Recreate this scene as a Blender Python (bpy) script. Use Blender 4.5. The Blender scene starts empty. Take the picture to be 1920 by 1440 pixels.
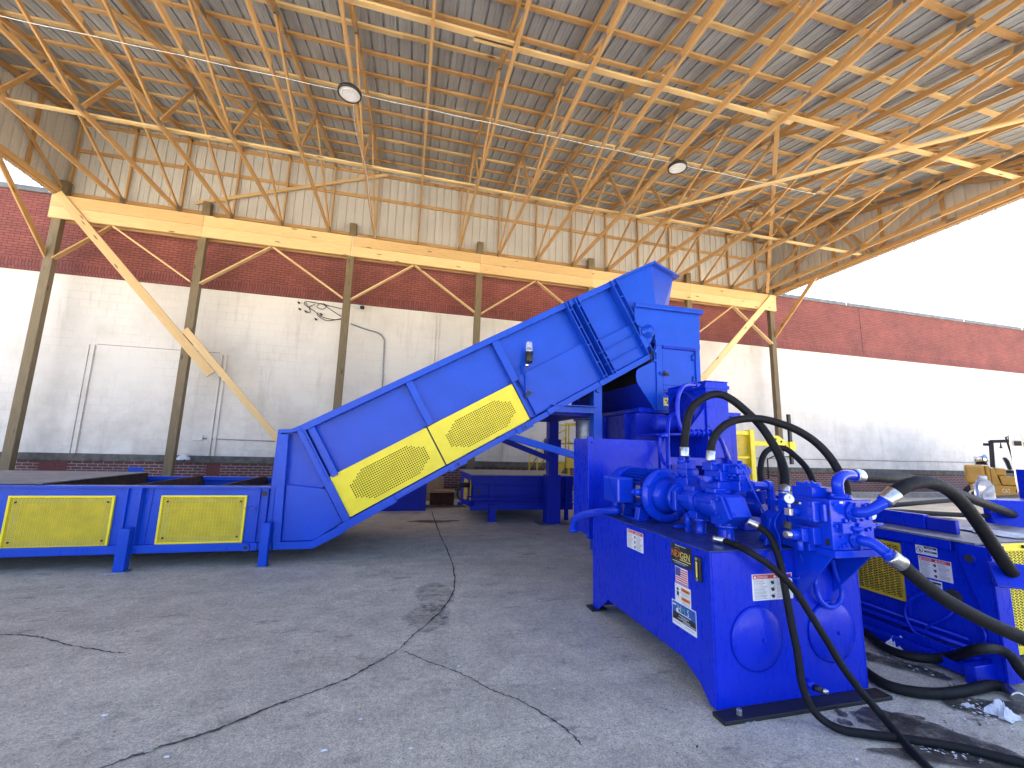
import bpy, bmesh, math, random
from mathutils import Vector, Matrix

random.seed(7)
S = bpy.context.scene
COL = S.collection
rad = math.radians

# ------------------------------------------------------------------ camera, sky, sun, exposure
H = 1.45                                   # eye height above the slab; x runs along the wall, y towards it
FPX = 781.5                                # focal length in pixels of a 1920 px wide frame
YAW, PITCH, ROLL = rad(14.071), rad(8.788), rad(-1.5856)
_cy, _sy, _cp, _sp, _cr, _sr = (math.cos(YAW), math.sin(YAW), math.cos(PITCH), math.sin(PITCH), math.cos(ROLL), math.sin(ROLL))
FWD = Vector((_sy*_cp, _cy*_cp, _sp))
_R = Vector((_cy, -_sy, 0)); _D = FWD.cross(_R)
RIGHT = _cr*_R + _sr*_D
DOWN = -_sr*_R + _cr*_D
cam = bpy.data.objects.new('camera', bpy.data.cameras.new('camera'))
COL.objects.link(cam)
cam.data.sensor_fit = 'HORIZONTAL'; cam.data.sensor_width = 36.0
cam.data.lens = FPX/1920*36
cam.data.clip_start = 0.05; cam.data.clip_end = 2000
cam.matrix_world = Matrix(((RIGHT.x, -DOWN.x, -FWD.x, 0), (RIGHT.y, -DOWN.y, -FWD.y, 0), (RIGHT.z, -DOWN.z, -FWD.z, H), (0, 0, 0, 1)))
S.camera = cam

SUN_EL, SUN_ROT = rad(54), rad(12)          # the sun stands behind the building
world = bpy.data.worlds.new('World'); S.world = world; world.use_nodes = True
nt = world.node_tree
sky = nt.nodes.new('ShaderNodeTexSky'); sky.sky_type = 'NISHITA'; sky.sun_disc = False
sky.sun_elevation = SUN_EL; sky.sun_rotation = SUN_ROT
sky.air_density = 0.5; sky.dust_density = 3.0; sky.ozone_density = 0.6
nt.links.new(sky.outputs[0], nt.nodes['Background'].inputs[0])
nt.nodes['Background'].inputs[1].default_value = 0.11
sl = bpy.data.lights.new('sun', 'SUN'); sl.energy = 4.5; sl.angle = rad(0.5); sl.color = (1.0, 0.91, 0.78)
sun = bpy.data.objects.new('sun', sl); COL.objects.link(sun)
sdir = Vector((math.sin(SUN_ROT)*math.cos(SUN_EL), math.cos(SUN_ROT)*math.cos(SUN_EL), math.sin(SUN_EL)))
sun.rotation_euler = sdir.to_track_quat('Z', 'Y').to_euler()
sun.location = (0, 30, 40)
S.view_settings.view_transform = 'Standard'; S.view_settings.look = 'None'
S.view_settings.exposure = 3.22; S.view_settings.gamma = 1.0
S.cycles.max_bounces = 8; S.cycles.diffuse_bounces = 5; S.cycles.glossy_bounces = 4
S.cycles.use_denoising = True
S.cycles.sample_clamp_indirect = 8

# ------------------------------------------------------------------ helpers
def _ray(x, y): return RIGHT*(x-960) + DOWN*(y-720) + FWD*FPX
CAM = Vector((0, 0, H))
def at(x, y, Y): d = _ray(x, y); return CAM + d*(Y/d.y)            # a measured point of the photograph, at depth Y
def atx(x, y, X): d = _ray(x, y); return CAM + d*(X/d.x)
def atz(x, y, Z): d = _ray(x, y); return CAM + d*((Z-H)/d.z)
def V(*a): return Vector(a)

class MB:
    def __init__(s, mat=None):
        s.bm = bmesh.new(); s.uv = s.bm.loops.layers.uv.new('UVMap'); s.mats = []; s.mi = 0
        if mat: s.use(mat)
    def use(s, mat):
        if mat not in s.mats: s.mats.append(mat)
        s.mi = s.mats.index(mat); return s
    def face(s, vs, smooth=False):
        try: f = s.bm.faces.new(vs)
        except ValueError: return None
        f.material_index = s.mi; f.smooth = smooth; return f
    def poly(s, pts, smooth=False):
        return s.face([s.bm.verts.new(p) for p in pts], smooth)
    def hexa(s, P, L=None):
        v = [s.bm.verts.new(p) for p in P]
        ou, ov = random.uniform(0, 60), random.uniform(0, 60)
        for idx in ((0, 3, 2, 1), (4, 5, 6, 7), (0, 1, 5, 4), (1, 2, 6, 5), (2, 3, 7, 6), (3, 0, 4, 7)):
            f = s.face([v[i] for i in idx])
            if f and L is not None:
                for l, i in zip(f.loops, idx):
                    a, b, c = L[i]
                    l[s.uv].uv = (a+ou, (b+c)+ov)
    def box(s, x0, x1, y0, y1, z0, z1):
        s.hexa([(x0, y0, z0), (x1, y0, z0), (x1, y1, z0), (x0, y1, z0), (x0, y0, z1), (x1, y0, z1), (x1, y1, z1), (x0, y1, z1)])
    def bar(s, p0, p1, w, t, side=(0, 0, 1)):
        """timber or flat bar from p0 to p1: w across, in the direction nearest to side, t the other way; UV runs along it"""
        p0, p1 = Vector(p0), Vector(p1); d = (p1-p0); L = d.length; d.normalize()
        a = Vector(side); a = (a - d*a.dot(d)).normalized(); b = d.cross(a)
        a *= w/2; b *= t/2
        P = []; U = []
        for q, l in ((p0, 0), (p1, L)):
            for i, j in ((-1, -1), (1, -1), (1, 1), (-1, 1)):
                P.append(q+a*i+b*j); U.append((l, i*w/2, j*t/2))
        s.hexa(P, U)
    def prism(s, pts, vec):
        vec = Vector(vec); A = [s.bm.verts.new(p) for p in pts]; B = [s.bm.verts.new(Vector(p)+vec) for p in pts]
        n = len(pts)
        s.face(A[::-1]); s.face(B)
        for i in range(n): s.face([A[i], A[(i+1) % n], B[(i+1) % n], B[i]])
    def ring(s, c, ax, r, n, ph=0):
        ax = Vector(ax).normalized(); u = ax.orthogonal().normalized(); w = ax.cross(u)
        return [s.bm.verts.new(Vector(c)+u*(r*math.cos(2*math.pi*(i+ph)/n))+w*(r*math.sin(2*math.pi*(i+ph)/n))) for i in range(n)]
    def lathe(s, c, ax, prof, n=24, smooth=True, caps=True):
        """profile of (distance along the axis, radius)"""
        c = Vector(c); ax = Vector(ax).normalized(); prev = None
        for k, (t, r) in enumerate(prof):
            R = s.ring(c+ax*t, ax, max(r, 1e-4), n)
            if prev:
                for i in range(n): s.face([prev[i], prev[(i+1) % n], R[(i+1) % n], R[i]], smooth)
            elif caps: s.face(R[::-1])
            prev = R
        if caps: s.face(prev)
    def cyl(s, p0, p1, r, r1=None, n=16):
        p0, p1 = Vector(p0), Vector(p1); d = p1-p0; r1 = r if r1 is None else r1
        s.lathe(p0, d, [(0, r), (d.length, r1)], n)
    def tube(s, pts, r, n=10, caps=True):
        pts = [Vector(p) for p in pts]; prev = None; u = None; N = len(pts)
        rs = r if isinstance(r, (list, tuple)) else [r]*N
        for i, p in enumerate(pts):
            t = (pts[min(i+1, N-1)]-pts[max(i-1, 0)]).normalized()
            if u is None: u = t.orthogonal().normalized()
            u = (u - t*u.dot(t)).normalized(); w = t.cross(u)
            R = [s.bm.verts.new(p+u*(rs[i]*math.cos(2*math.pi*k/n))+w*(rs[i]*math.sin(2*math.pi*k/n))) for k in range(n)]
            if prev:
                for k in range(n): s.face([prev[k], prev[(k+1) % n], R[(k+1) % n], R[k]], True)
            elif caps: s.face(R[::-1])
            prev = R
        if caps: s.face(prev)
    def bolt(s, c, ax, r, h):
        s.lathe(c, ax, [(0, r), (h*0.8, r), (h, r*0.75)], 6, smooth=False)
    def text(s, txt, o, u, v, size, align='LEFT', lift=0.0012, xs=1.0):
        cu = bpy.data.curves.new('lettering', 'FONT'); cu.body = txt; cu.size = 1.0; cu.align_x = align; cu.resolution_u = 2
        ob = bpy.data.objects.new('lettering', cu); COL.objects.link(ob)
        me = bpy.data.meshes.new_from_object(ob.evaluated_get(bpy.context.evaluated_depsgraph_get()))
        o, u, v = Vector(o), Vector(u).normalized(), Vector(v).normalized(); n = u.cross(v)
        vs = [s.bm.verts.new(o+u*(q.co.x*size*xs)+v*(q.co.y*size)+n*lift) for q in me.vertices]
        for p in me.polygons: s.face([vs[i] for i in p.vertices])
        bpy.data.objects.remove(ob); bpy.data.curves.remove(cu); bpy.data.meshes.remove(me)
    def build(s, name, mat=None, parent=None, bevel=0, seg=2, recalc=True):
        if mat and not s.mats: s.mats.append(mat)
        if recalc: bmesh.ops.recalc_face_normals(s.bm, faces=s.bm.faces)
        if parent is None:
            xs = [v.co.x for v in s.bm.verts]; ys = [v.co.y for v in s.bm.verts]; zs = [v.co.z for v in s.bm.verts]
            off = Vector(((min(xs)+max(xs))/2, (min(ys)+max(ys))/2, min(zs)))
        else:
            off = Vector((0, 0, 0)); p = parent
            while p: off += p.location; p = p.parent
        for v in s.bm.verts: v.co -= off
        me = bpy.data.meshes.new(name); s.bm.to_mesh(me); s.bm.free()
        for m in s.mats: me.materials.append(m)
        o = bpy.data.objects.new(name, me); COL.objects.link(o)
        if parent is None: o.location = off
        else: o.parent = parent
        if bevel:
            md = o.modifiers.new('edges', 'BEVEL'); md.width = bevel; md.segments = seg; md.limit_method = 'ANGLE'; md.angle_limit = rad(40)
        return o

def tag(o, label, cat, group=None):
    o['label'] = label; o['category'] = cat
    if group: o['group'] = group
    return o
def thing(name, label, cat, loc, group=None):
    o = bpy.data.objects.new(name, None); COL.objects.link(o); o.location = loc; o.empty_display_size = 0.2
    return tag(o, label, cat, group)
def struct(o, kind='structure'): o['kind'] = kind; return o
def copy_tree(o, parent=None):
    c = o.copy(); COL.objects.link(c); c.parent = parent
    for ch in list(o.children): copy_tree(ch, c)
    return c
def smooth_path(pts, n=10):
    pts = [Vector(p) for p in pts]; out = []
    for i in range(len(pts)-1):
        p0 = pts[i-1] if i else pts[0]*2-pts[1]; p1, p2 = pts[i], pts[i+1]
        p3 = pts[i+2] if i+2 < len(pts) else pts[-1]*2-pts[-2]
        for k in range(n):
            t = k/n
            out.append(0.5*((2*p1)+(p2-p0)*t+(2*p0-5*p1+4*p2-p3)*t*t+(3*p1-p0-3*p2+p3)*t**3))
    return out+[pts[-1]]

# ------------------------------------------------------------------ materials
class NT:
    def __init__(s, name):
        s.mat = bpy.data.materials.new(name); s.mat.use_nodes = True; s.t = s.mat.node_tree
        s.p = s.t.nodes['Principled BSDF']; s.out = s.t.nodes['Material Output']
    def n(s, typ, **kw):
        o = s.t.nodes.new('ShaderNode'+typ)
        for k, v in kw.items():
            if k in o.inputs.keys(): o.inputs[k].default_value = v
            else: setattr(o, k, v)
        return o
    def l(s, a, b): s.t.links.new(a, b)
    def pos(s): return s.n('NewGeometry').outputs['Position']
    def obj(s): return s.n('TexCoord').outputs['Object']
    def mapping(s, vec, scale=(1, 1, 1), rot=(0, 0, 0), loc=(0, 0, 0)):
        m = s.n('Mapping'); m.inputs['Scale'].default_value = scale; m.inputs['Rotation'].default_value = rot; m.inputs['Location'].default_value = loc
        s.l(vec, m.inputs['Vector']); return m.outputs[0]
    def noise(s, vec, scale, detail=4, rough=0.55):
        o = s.n('TexNoise'); o.inputs['Scale'].default_value = scale; o.inputs['Detail'].default_value = detail; o.inputs['Roughness'].default_value = rough
        s.l(vec, o.inputs['Vector']); return o.outputs['Fac']
    def ramp(s, fac, stops):
        r = s.n('ValToRGB'); e = r.color_ramp.elements
        while len(e) < len(stops): e.new(0.5)
        for el, (p, c) in zip(e, stops):
            el.position = p; el.color = (*c, 1) if len(c) == 3 else c
        s.l(fac, r.inputs[0]); return r.outputs[0]
    def mix(s, fac, a, b, mode='MIX'):
        m = s.n('MixRGB', blend_type=mode)
        for v, i in ((fac, 0), (a, 1), (b, 2)):
            if isinstance(v, (int, float)): m.inputs[i].default_value = v
            elif isinstance(v, tuple): m.inputs[i].default_value = (*v, 1)
            else: s.l(v, m.inputs[i])
        return m.outputs[0]
    def math(s, op, a, b=0.5):
        m = s.n('Math', operation=op)
        for v, i in ((a, 0), (b, 1)):
            if isinstance(v, (int, float)): m.inputs[i].default_value = v
            else: s.l(v, m.inputs[i])
        return m.outputs[0]
    def bump(s, h, strength=0.3, dist=0.01):
        b = s.n('Bump'); b.inputs['Strength'].default_value = strength; b.inputs['Distance'].default_value = dist
        s.l(h, b.inputs['Height']); s.l(b.outputs[0], s.p.inputs['Normal'])
    def base(s, c):
        if isinstance(c, tuple): s.p.inputs['Base Color'].default_value = (*c, 1)
        else: s.l(c, s.p.inputs['Base Color'])
    def rough(s, r):
        if isinstance(r, (int, float)): s.p.inputs['Roughness'].default_value = r
        else: s.l(r, s.p.inputs['Roughness'])

def simple(name, col, rough=0.5, metal=0.0, var=0.12, scale=6, bump=0.0, bscale=60, coat=0.0):
    t = NT(name); v = t.obj(); f = t.noise(v, scale, 5)
    lo = tuple(c*(1-var) for c in col); hi = tuple(min(1, c*(1+var)) for c in col)
    t.base(t.ramp(f, [(0.3, lo), (0.7, hi)])); t.p.inputs['Metallic'].default_value = metal
    g = t.noise(v, scale*2.3, 3); r = t.n('MapRange'); r.inputs[1].default_value = 0.3; r.inputs[2].default_value = 0.7
    r.inputs[3].default_value = max(0.02, rough-0.08); r.inputs[4].default_value = min(1, rough+0.08)
    t.l(g, r.inputs[0]); t.rough(r.outputs[0])
    if bump: t.bump(t.noise(v, bscale, 3), bump, 0.004)
    if coat: t.p.inputs['Coat Weight'].default_value = coat; t.p.inputs['Coat Roughness'].default_value = 0.15
    return t.mat

def blue_paint(name, col, rough):
    t = NT(name); v = t.pos()
    f = t.noise(v, 3.0, 4); c = t.ramp(f, [(0.3, tuple(q*0.9 for q in col)), (0.7, tuple(q*1.08 for q in col))])
    # dust lying in scuffs, and a few dark scrapes
    d = t.noise(t.mapping(v, (9, 9, 3)), 3.0, 8, 0.7); dm = t.ramp(d, [(0.62, (0, 0, 0)), (0.80, (0.07, 0.07, 0.07))])
    c = t.mix(dm, c, (0.10, 0.13, 0.30))
    e = t.noise(t.mapping(v, (4, 4, 16)), 4.0, 6, 0.75); em = t.ramp(e, [(0.70, (0, 0, 0)), (0.78, (0.22, 0.22, 0.22))])
    c = t.mix(em, c, (0.008, 0.01, 0.10))
    t.base(c)
    r = t.n('MapRange'); t.l(d, r.inputs[0]); r.inputs[1].default_value = 0.3; r.inputs[2].default_value = 0.75
    r.inputs[3].default_value = rough-0.06; r.inputs[4].default_value = rough+0.14; t.rough(r.outputs[0])
    t.bump(t.noise(v, 30, 3), 0.05, 0.01)
    t.p.inputs['Specular IOR Level'].default_value = 0.33
    return t.mat

def wood(name, lo, hi, knot, kfac=0.8):
    t = NT(name); uv = t.n('TexCoord').outputs['UV']
    g = t.noise(t.mapping(uv, (1.3, 26, 1)), 2.2, 6, 0.6)
    c = t.ramp(g, [(0.28, lo), (0.5, tuple((a+b)/2 for a, b in zip(lo, hi))), (0.72, hi)])
    tint = t.noise(t.mapping(uv, (0.12, 0.5, 1)), 1.0, 1); c = t.mix(1.0, c, t.ramp(tint, [(0.3, (0.72, 0.66, 0.60)), (0.7, (1.0, 1.0, 1.0))]), 'MULTIPLY')
    k = t.n('TexVoronoi'); k.inputs['Scale'].default_value = 1.0; t.l(t.mapping(uv, (1.7, 7.5, 1)), k.inputs['Vector'])
    km = t.ramp(k.outputs['Distance'], [(0.09, (kfac, kfac, kfac)), (0.17, (0, 0, 0))])
    pick = t.n('SeparateColor'); t.l(k.outputs['Color'], pick.inputs[0])
    km = t.math('MULTIPLY', km, t.math('GREATER_THAN', pick.outputs[0], 0.45))
    c = t.mix(km, c, knot); t.base(c); t.rough(0.72)
    t.bump(g, 0.25, 0.004); return t.mat

M = {}
M['blue'] = blue_paint('blue_machine_paint', (0.0015, 0.022, 0.52), 0.27)
M['blue_sky_lit'] = blue_paint('blue_paint_sky_lit', (0.004, 0.062, 0.50), 0.30)  # same blue lightened: skylight on conveyor and hopper put into the colour
M['blue_gloss'] = blue_paint('blue_gloss_paint', (0.003, 0.038, 0.56), 0.17)
M['blue_dull'] = blue_paint('blue_dull_paint', (0.002, 0.016, 0.40), 0.48)
M['tank_top'] = simple('oily_tank_top', (0.020, 0.034, 0.17), 0.35, var=0.5, scale=10)
M['blue_fin_shade'] = blue_paint('blue_shade_between_fins', (0.002, 0.008, 0.16), 0.6)  # darkened blue paints the shade in the gaps between motor fins
M['yellow'] = simple('yellow_paint', (0.90, 0.72, 0.015), 0.38, var=0.06)
M['yellow_old'] = simple('worn_yellow_paint', (0.62, 0.44, 0.02), 0.5, var=0.18, scale=9)
M['mesh_yellow'] = simple('mesh_yellow_paint', (0.80, 0.62, 0.03), 0.45, var=0.12, scale=9)
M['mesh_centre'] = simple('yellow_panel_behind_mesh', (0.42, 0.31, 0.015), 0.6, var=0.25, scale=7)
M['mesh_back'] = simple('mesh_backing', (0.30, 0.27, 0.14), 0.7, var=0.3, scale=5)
M['perf_back'] = simple('guard_hole_shade', (0.018, 0.015, 0.006), 0.8, var=0.4, scale=3)  # near-black colour stands in for the shade seen through the guard holes
M['black_rubber'] = simple('black_rubber', (0.0085, 0.0085, 0.0095), 0.6, var=0.3, scale=20, bump=0.35, bscale=220)
M['black_rubber'].node_tree.nodes['Principled BSDF'].inputs['Specular IOR Level'].default_value = 0.22
M['black'] = simple('black_steel', (0.012, 0.012, 0.014), 0.5, var=0.2)
M['steel'] = simple('zinc_steel', (0.62, 0.61, 0.58), 0.32, metal=1.0, var=0.15, scale=30)
M['chrome'] = simple('bright_steel', (0.8, 0.8, 0.8), 0.15, metal=1.0, var=0.05)
M['galv'] = simple('galvanised_plate', (0.26, 0.27, 0.29), 0.5, metal=0.6, var=0.25, scale=14)
M['grey_plate'] = simple('grey_plate', (0.17, 0.17, 0.20), 0.55, var=0.2, scale=4)
M['rust'] = simple('dark_rusty_steel', (0.045, 0.028, 0.022), 0.8, var=0.4, scale=8)
M['white'] = simple('white_sticker', (0.78, 0.78, 0.78), 0.45, var=0.03)
M['red'] = simple('red_print', (0.55, 0.03, 0.04), 0.45, var=0.05)
M['ink'] = simple('black_print', (0.02, 0.02, 0.022), 0.45, var=0.05)
M['grey_ink'] = simple('grey_print', (0.25, 0.25, 0.26), 0.5, var=0.05)
M['orange'] = simple('orange_print', (0.75, 0.22, 0.02), 0.45, var=0.05)
M['gold'] = simple('pale_yellow_print', (0.85, 0.72, 0.18), 0.45, var=0.05)
M['green'] = simple('green_print', (0.08, 0.5, 0.10), 0.45, var=0.05)
M['skyblue'] = simple('light_blue_print', (0.02, 0.10, 0.42), 0.45, var=0.1)
M['navy'] = simple('navy_print', (0.02, 0.03, 0.22), 0.45, var=0.05)
M['white_paint'] = simple('white_paint', (0.72, 0.72, 0.70), 0.5, var=0.08, scale=5)
M['cable'] = simple('white_cable', (0.7, 0.7, 0.7), 0.5, var=0.05)
M['lens'] = simple('lamp_lens', (0.80, 0.80, 0.82), 0.25, var=0.08, scale=20)
M['wood'] = wood('sawn_pine', (0.44, 0.25, 0.092), (0.70, 0.455, 0.205), (0.10, 0.035, 0.012))
M['wood_new'] = wood('fresh_pine', (0.66, 0.455, 0.20), (0.84, 0.64, 0.34), (0.12, 0.045, 0.02), 0.9)
M['post'] = wood('treated_post', (0.14, 0.105, 0.055), (0.25, 0.20, 0.115), (0.03, 0.02, 0.012))
M['cardboard'] = simple('cardboard', (0.30, 0.19, 0.10), 0.8, var=0.12)
M['cardboard_dark'] = simple('stained_cardboard', (0.085, 0.035, 0.022), 0.8, var=0.3)
M['cat'] = simple('tan_yellow_paint', (0.50, 0.29, 0.055), 0.4, var=0.06)
M['tyre'] = simple('tyre', (0.02, 0.02, 0.021), 0.8, var=0.2)
M['gauge'] = simple('gauge_dial', (0.75, 0.75, 0.72), 0.3, var=0.03)
M['interior'] = simple('dark_interior', (0.03, 0.028, 0.028), 0.8, var=0.2)
M['paper'] = simple('waste_paper', (0.72, 0.73, 0.76), 0.7, var=0.12, scale=25)
M['paper_tan'] = simple('tan_paper', (0.40, 0.36, 0.30), 0.8, var=0.15, scale=25)
M['roof'] = simple('roof_sheet', (0.37, 0.395, 0.42), 0.42, metal=0.25, var=0.12, scale=2)
M['siding'] = simple('siding_sheet', (0.60, 0.585, 0.55), 0.45, var=0.05, scale=2)
M['plate'] = simple('truss_plate', (0.24, 0.225, 0.20), 0.5, metal=0.3, var=0.2)
M['coping'] = simple('coping_metal', (0.13, 0.14, 0.15), 0.6, var=0.3, scale=6)
M['curb'] = simple('old_concrete', (0.30, 0.29, 0.27), 0.9, var=0.25, scale=5, bump=0.5, bscale=40)
M['sill'] = simple('weathered_ledge', (0.10, 0.095, 0.085), 0.9, var=0.4, scale=7, bump=0.5, bscale=30)

def plastic(name, col, alpha):
    t = NT(name); t.base(col); t.rough(0.12); t.p.inputs['Transmission Weight'].default_value = 1-alpha; t.p.inputs['IOR'].default_value = 1.3
    f = t.noise(t.obj(), 30, 4); t.bump(f, 0.3, 0.005); return t.mat
M['clear'] = plastic('clear_plastic', (0.9, 0.93, 0.95), 0.25)
M['glass_red'] = simple('red_lens', (0.16, 0.012, 0.012), 0.2)

def brick_mat(name, bw, bh, mortar, c1, c2, cm, axes='xz', stain=None, bumps=0.5, sat=1):
    t = NT(name); p = t.pos(); s = t.n('SeparateXYZ'); t.l(p, s.inputs[0]); c = t.n('CombineXYZ')
    a, b = (s.outputs['X'], s.outputs['Z']) if axes == 'xz' else (s.outputs['Z'], s.outputs['X'])
    t.l(a, c.inputs[0]); t.l(b, c.inputs[1])
    wob = t.n('TexNoise'); wob.inputs['Scale'].default_value = 1.3; t.l(p, wob.inputs['Vector'])
    vec = t.mix(0.012, c.outputs[0], wob.outputs['Color'], 'ADD')
    k = t.n('TexBrick'); k.inputs['Scale'].default_value = 1; k.inputs['Brick Width'].default_value = bw; k.inputs['Row Height'].default_value = bh
    k.inputs['Mortar Size'].default_value = mortar; k.inputs['Mortar Smooth'].default_value = 0.3; k.inputs['Bias'].default_value = 0
    t.l(vec, k.inputs['Vector'])
    k.inputs['Color1'].default_value = (*c1, 1); k.inputs['Color2'].default_value = (*c2, 1); k.inputs['Mortar'].default_value = (*cm, 1)
    col = k.outputs['Color']
    n1 = t.noise(p, 1.1, 7, 0.62)
    if stain:
        # joints that show only here and there, grime in streaks and in a band near the foot
        fade = t.noise(p, 0.9, 4); fm = t.ramp(fade, [(0.42, (0, 0, 0)), (0.66, (0.6, 0.6, 0.6))])
        col = t.mix(fm, c1, col)
        col = t.mix(t.ramp(n1, [(0.45, (0, 0, 0)), (0.75, (0.55, 0.55, 0.55))]), col, stain)
        st = t.noise(t.mapping(p, (2.2, 1, 0.25)), 2.0, 7, 0.7); col = t.mix(t.ramp(st, [(0.55, (0, 0, 0)), (0.8, (0.5, 0.5, 0.5))]), col, tuple(q*0.7 for q in stain))
        mr = t.n('MapRange'); t.l(s.outputs['Z'], mr.inputs[0]); mr.inputs[1].default_value = 3.6; mr.inputs[2].default_value = 0.9
        ft = t.math('MULTIPLY', mr.outputs[0], t.ramp(t.noise(p, 2.3, 8, 0.7), [(0.40, (0, 0, 0)), (0.68, (0.6, 0.6, 0.6))])); col = t.mix(ft, col, tuple(q*0.75 for q in stain))
        sp = t.noise(p, 14, 6, 0.8); col = t.mix(t.ramp(sp, [(0.66, (0, 0, 0)), (0.74, (0.7, 0.7, 0.7))]), col, tuple(q*0.55 for q in stain))
    else:
        col = t.mix(1.0, col, t.ramp(n1, [(0.3, (0.72, 0.72, 0.72)), (0.7, (1.12, 1.1, 1.1))]), 'MULTIPLY')
        fl = t.noise(p, 9, 6, 0.75); col = t.mix(t.ramp(fl, [(0.62, (0, 0, 0)), (0.8, (0.35, 0.35, 0.35))]), col, (0.45, 0.30, 0.28))
    t.base(col); t.rough(0.8)
    h = t.math('ADD', t.math('MULTIPLY', k.outputs['Fac'], -1.0), t.math('MULTIPLY', t.noise(p, 40, 4), 0.35))
    t.bump(h, bumps, 0.008); return t.mat
M['old_red'] = brick_mat('old_red_brick', 0.210, 0.0677, 0.009, (0.17, 0.042, 0.038), (0.13, 0.034, 0.032), (0.09, 0.03, 0.03))
M['cmu'] = brick_mat('painted_block', 0.406, 0.203, 0.010, (0.70, 0.675, 0.62), (0.67, 0.64, 0.585), (0.56, 0.52, 0.455), stain=(0.50, 0.47, 0.42), bumps=0.35)
M['brick'] = brick_mat('red_painted_brick', 0.210, 0.0677, 0.009, (0.255, 0.074, 0.058), (0.20, 0.057, 0.045), (0.09, 0.023, 0.018))
M['soldier'] = brick_mat('soldier_course_brick', 0.30, 0.0677, 0.009, (0.235, 0.066, 0.055), (0.18, 0.05, 0.044), (0.09, 0.024, 0.022), axes='zx')
M['base_brick'] = brick_mat('old_base_brick', 0.210, 0.0677, 0.010, (0.13, 0.035, 0.035), (0.10, 0.03, 0.032), (0.26, 0.23, 0.22))

def concrete():
    t = NT('concrete_slab'); p = t.pos()
    n1 = t.noise(p, 0.35, 6, 0.6); c = t.ramp(n1, [(0.3, (0.360,0.333,0.268)), (0.5, (0.47,0.433,0.350)), (0.72, (0.55,0.507,0.41))])
    sw = t.noise(t.mapping(p, (0.5, 2.0, 1), (0, 0, rad(-25))), 1.2, 5, 0.6); c = t.mix(0.5, c, t.ramp(sw, [(0.3, (0.82, 0.82, 0.825)), (0.7, (1.26, 1.255, 1.24))]), 'MULTIPLY')
    bl = t.noise(p, 4.5, 8, 0.72); c = t.mix(1.0, c, t.ramp(bl, [(0.32, (0.80, 0.80, 0.805)), (0.62, (1.16, 1.16, 1.15))]), 'MULTIPLY')
    gr = t.noise(p, 95, 4, 0.8); c = t.mix(1.0, c, t.ramp(gr, [(0.34, (0.55, 0.55, 0.56)), (0.5, (1.0, 1.0, 1.0)), (0.66, (1.45, 1.44, 1.42))]), 'MULTIPLY')
    g2 = t.noise(p, 28, 5, 0.75); c = t.mix(1.0, c, t.ramp(g2, [(0.35, (0.78, 0.78, 0.79)), (0.65, (1.2, 1.2, 1.19))]), 'MULTIPLY')
    sp = t.noise(p, 38, 3, 0.7); c = t.mix(t.ramp(sp, [(0.30, (0.75, 0.75, 0.75)), (0.38, (0, 0, 0))]), c, (0.07, 0.07, 0.072))
    sp2 = t.noise(t.mapping(p, (1, 1, 1), loc=(7, 3, 0)), 60, 2, 0.6); c = t.mix(t.ramp(sp2, [(0.66, (0, 0, 0)), (0.72, (0.7, 0.7, 0.7))]), c, (0.40, 0.39, 0.38))
    dk = t.noise(t.mapping(p, (1, 2.6, 1), loc=(3, 9, 0)), 2.2, 8, 0.75); c = t.mix(t.ramp(dk, [(0.57, (0, 0, 0)), (0.70, (0.75, 0.75, 0.75))]), c, (0.075, 0.075, 0.078))
    t.base(c); r = t.ramp(bl, [(0.3, (0.62, 0.62, 0.62)), (0.7, (0.85, 0.85, 0.85))]); t.rough(r)
    h = t.math('ADD', t.math('MULTIPLY', t.noise(p, 90, 5, 0.7), 0.5), t.noise(p, 14, 5, 0.6)); t.bump(h, 0.45, 0.006)
    return t.mat
M['concrete'] = concrete()
def stain_mat(name, col, lo, hi, rough, scale=9, amax=0.82):
    t = NT(name); p = t.pos(); t.base(col); t.rough(rough)
    a = t.ramp(t.noise(p, scale, 8, 0.75), [(lo, (0, 0, 0)), (hi, (amax, amax, amax))])
    t.l(a, t.p.inputs['Alpha']); return t.mat
M['oil'] = stain_mat('oil_stain', (0.040, 0.038, 0.036), 0.28, 0.55, 0.5)
M['damp'] = stain_mat('damp_patch', (0.12, 0.115, 0.10), 0.42, 0.70, 0.7, 14, 0.6)
M['crack'] = stain_mat('crack_dirt', (0.035, 0.034, 0.034), 0.25, 0.48, 0.9, 25)
M['grout'] = stain_mat('white_grout', (0.62, 0.64, 0.68), 0.42, 0.55, 0.9, 26)
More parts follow.
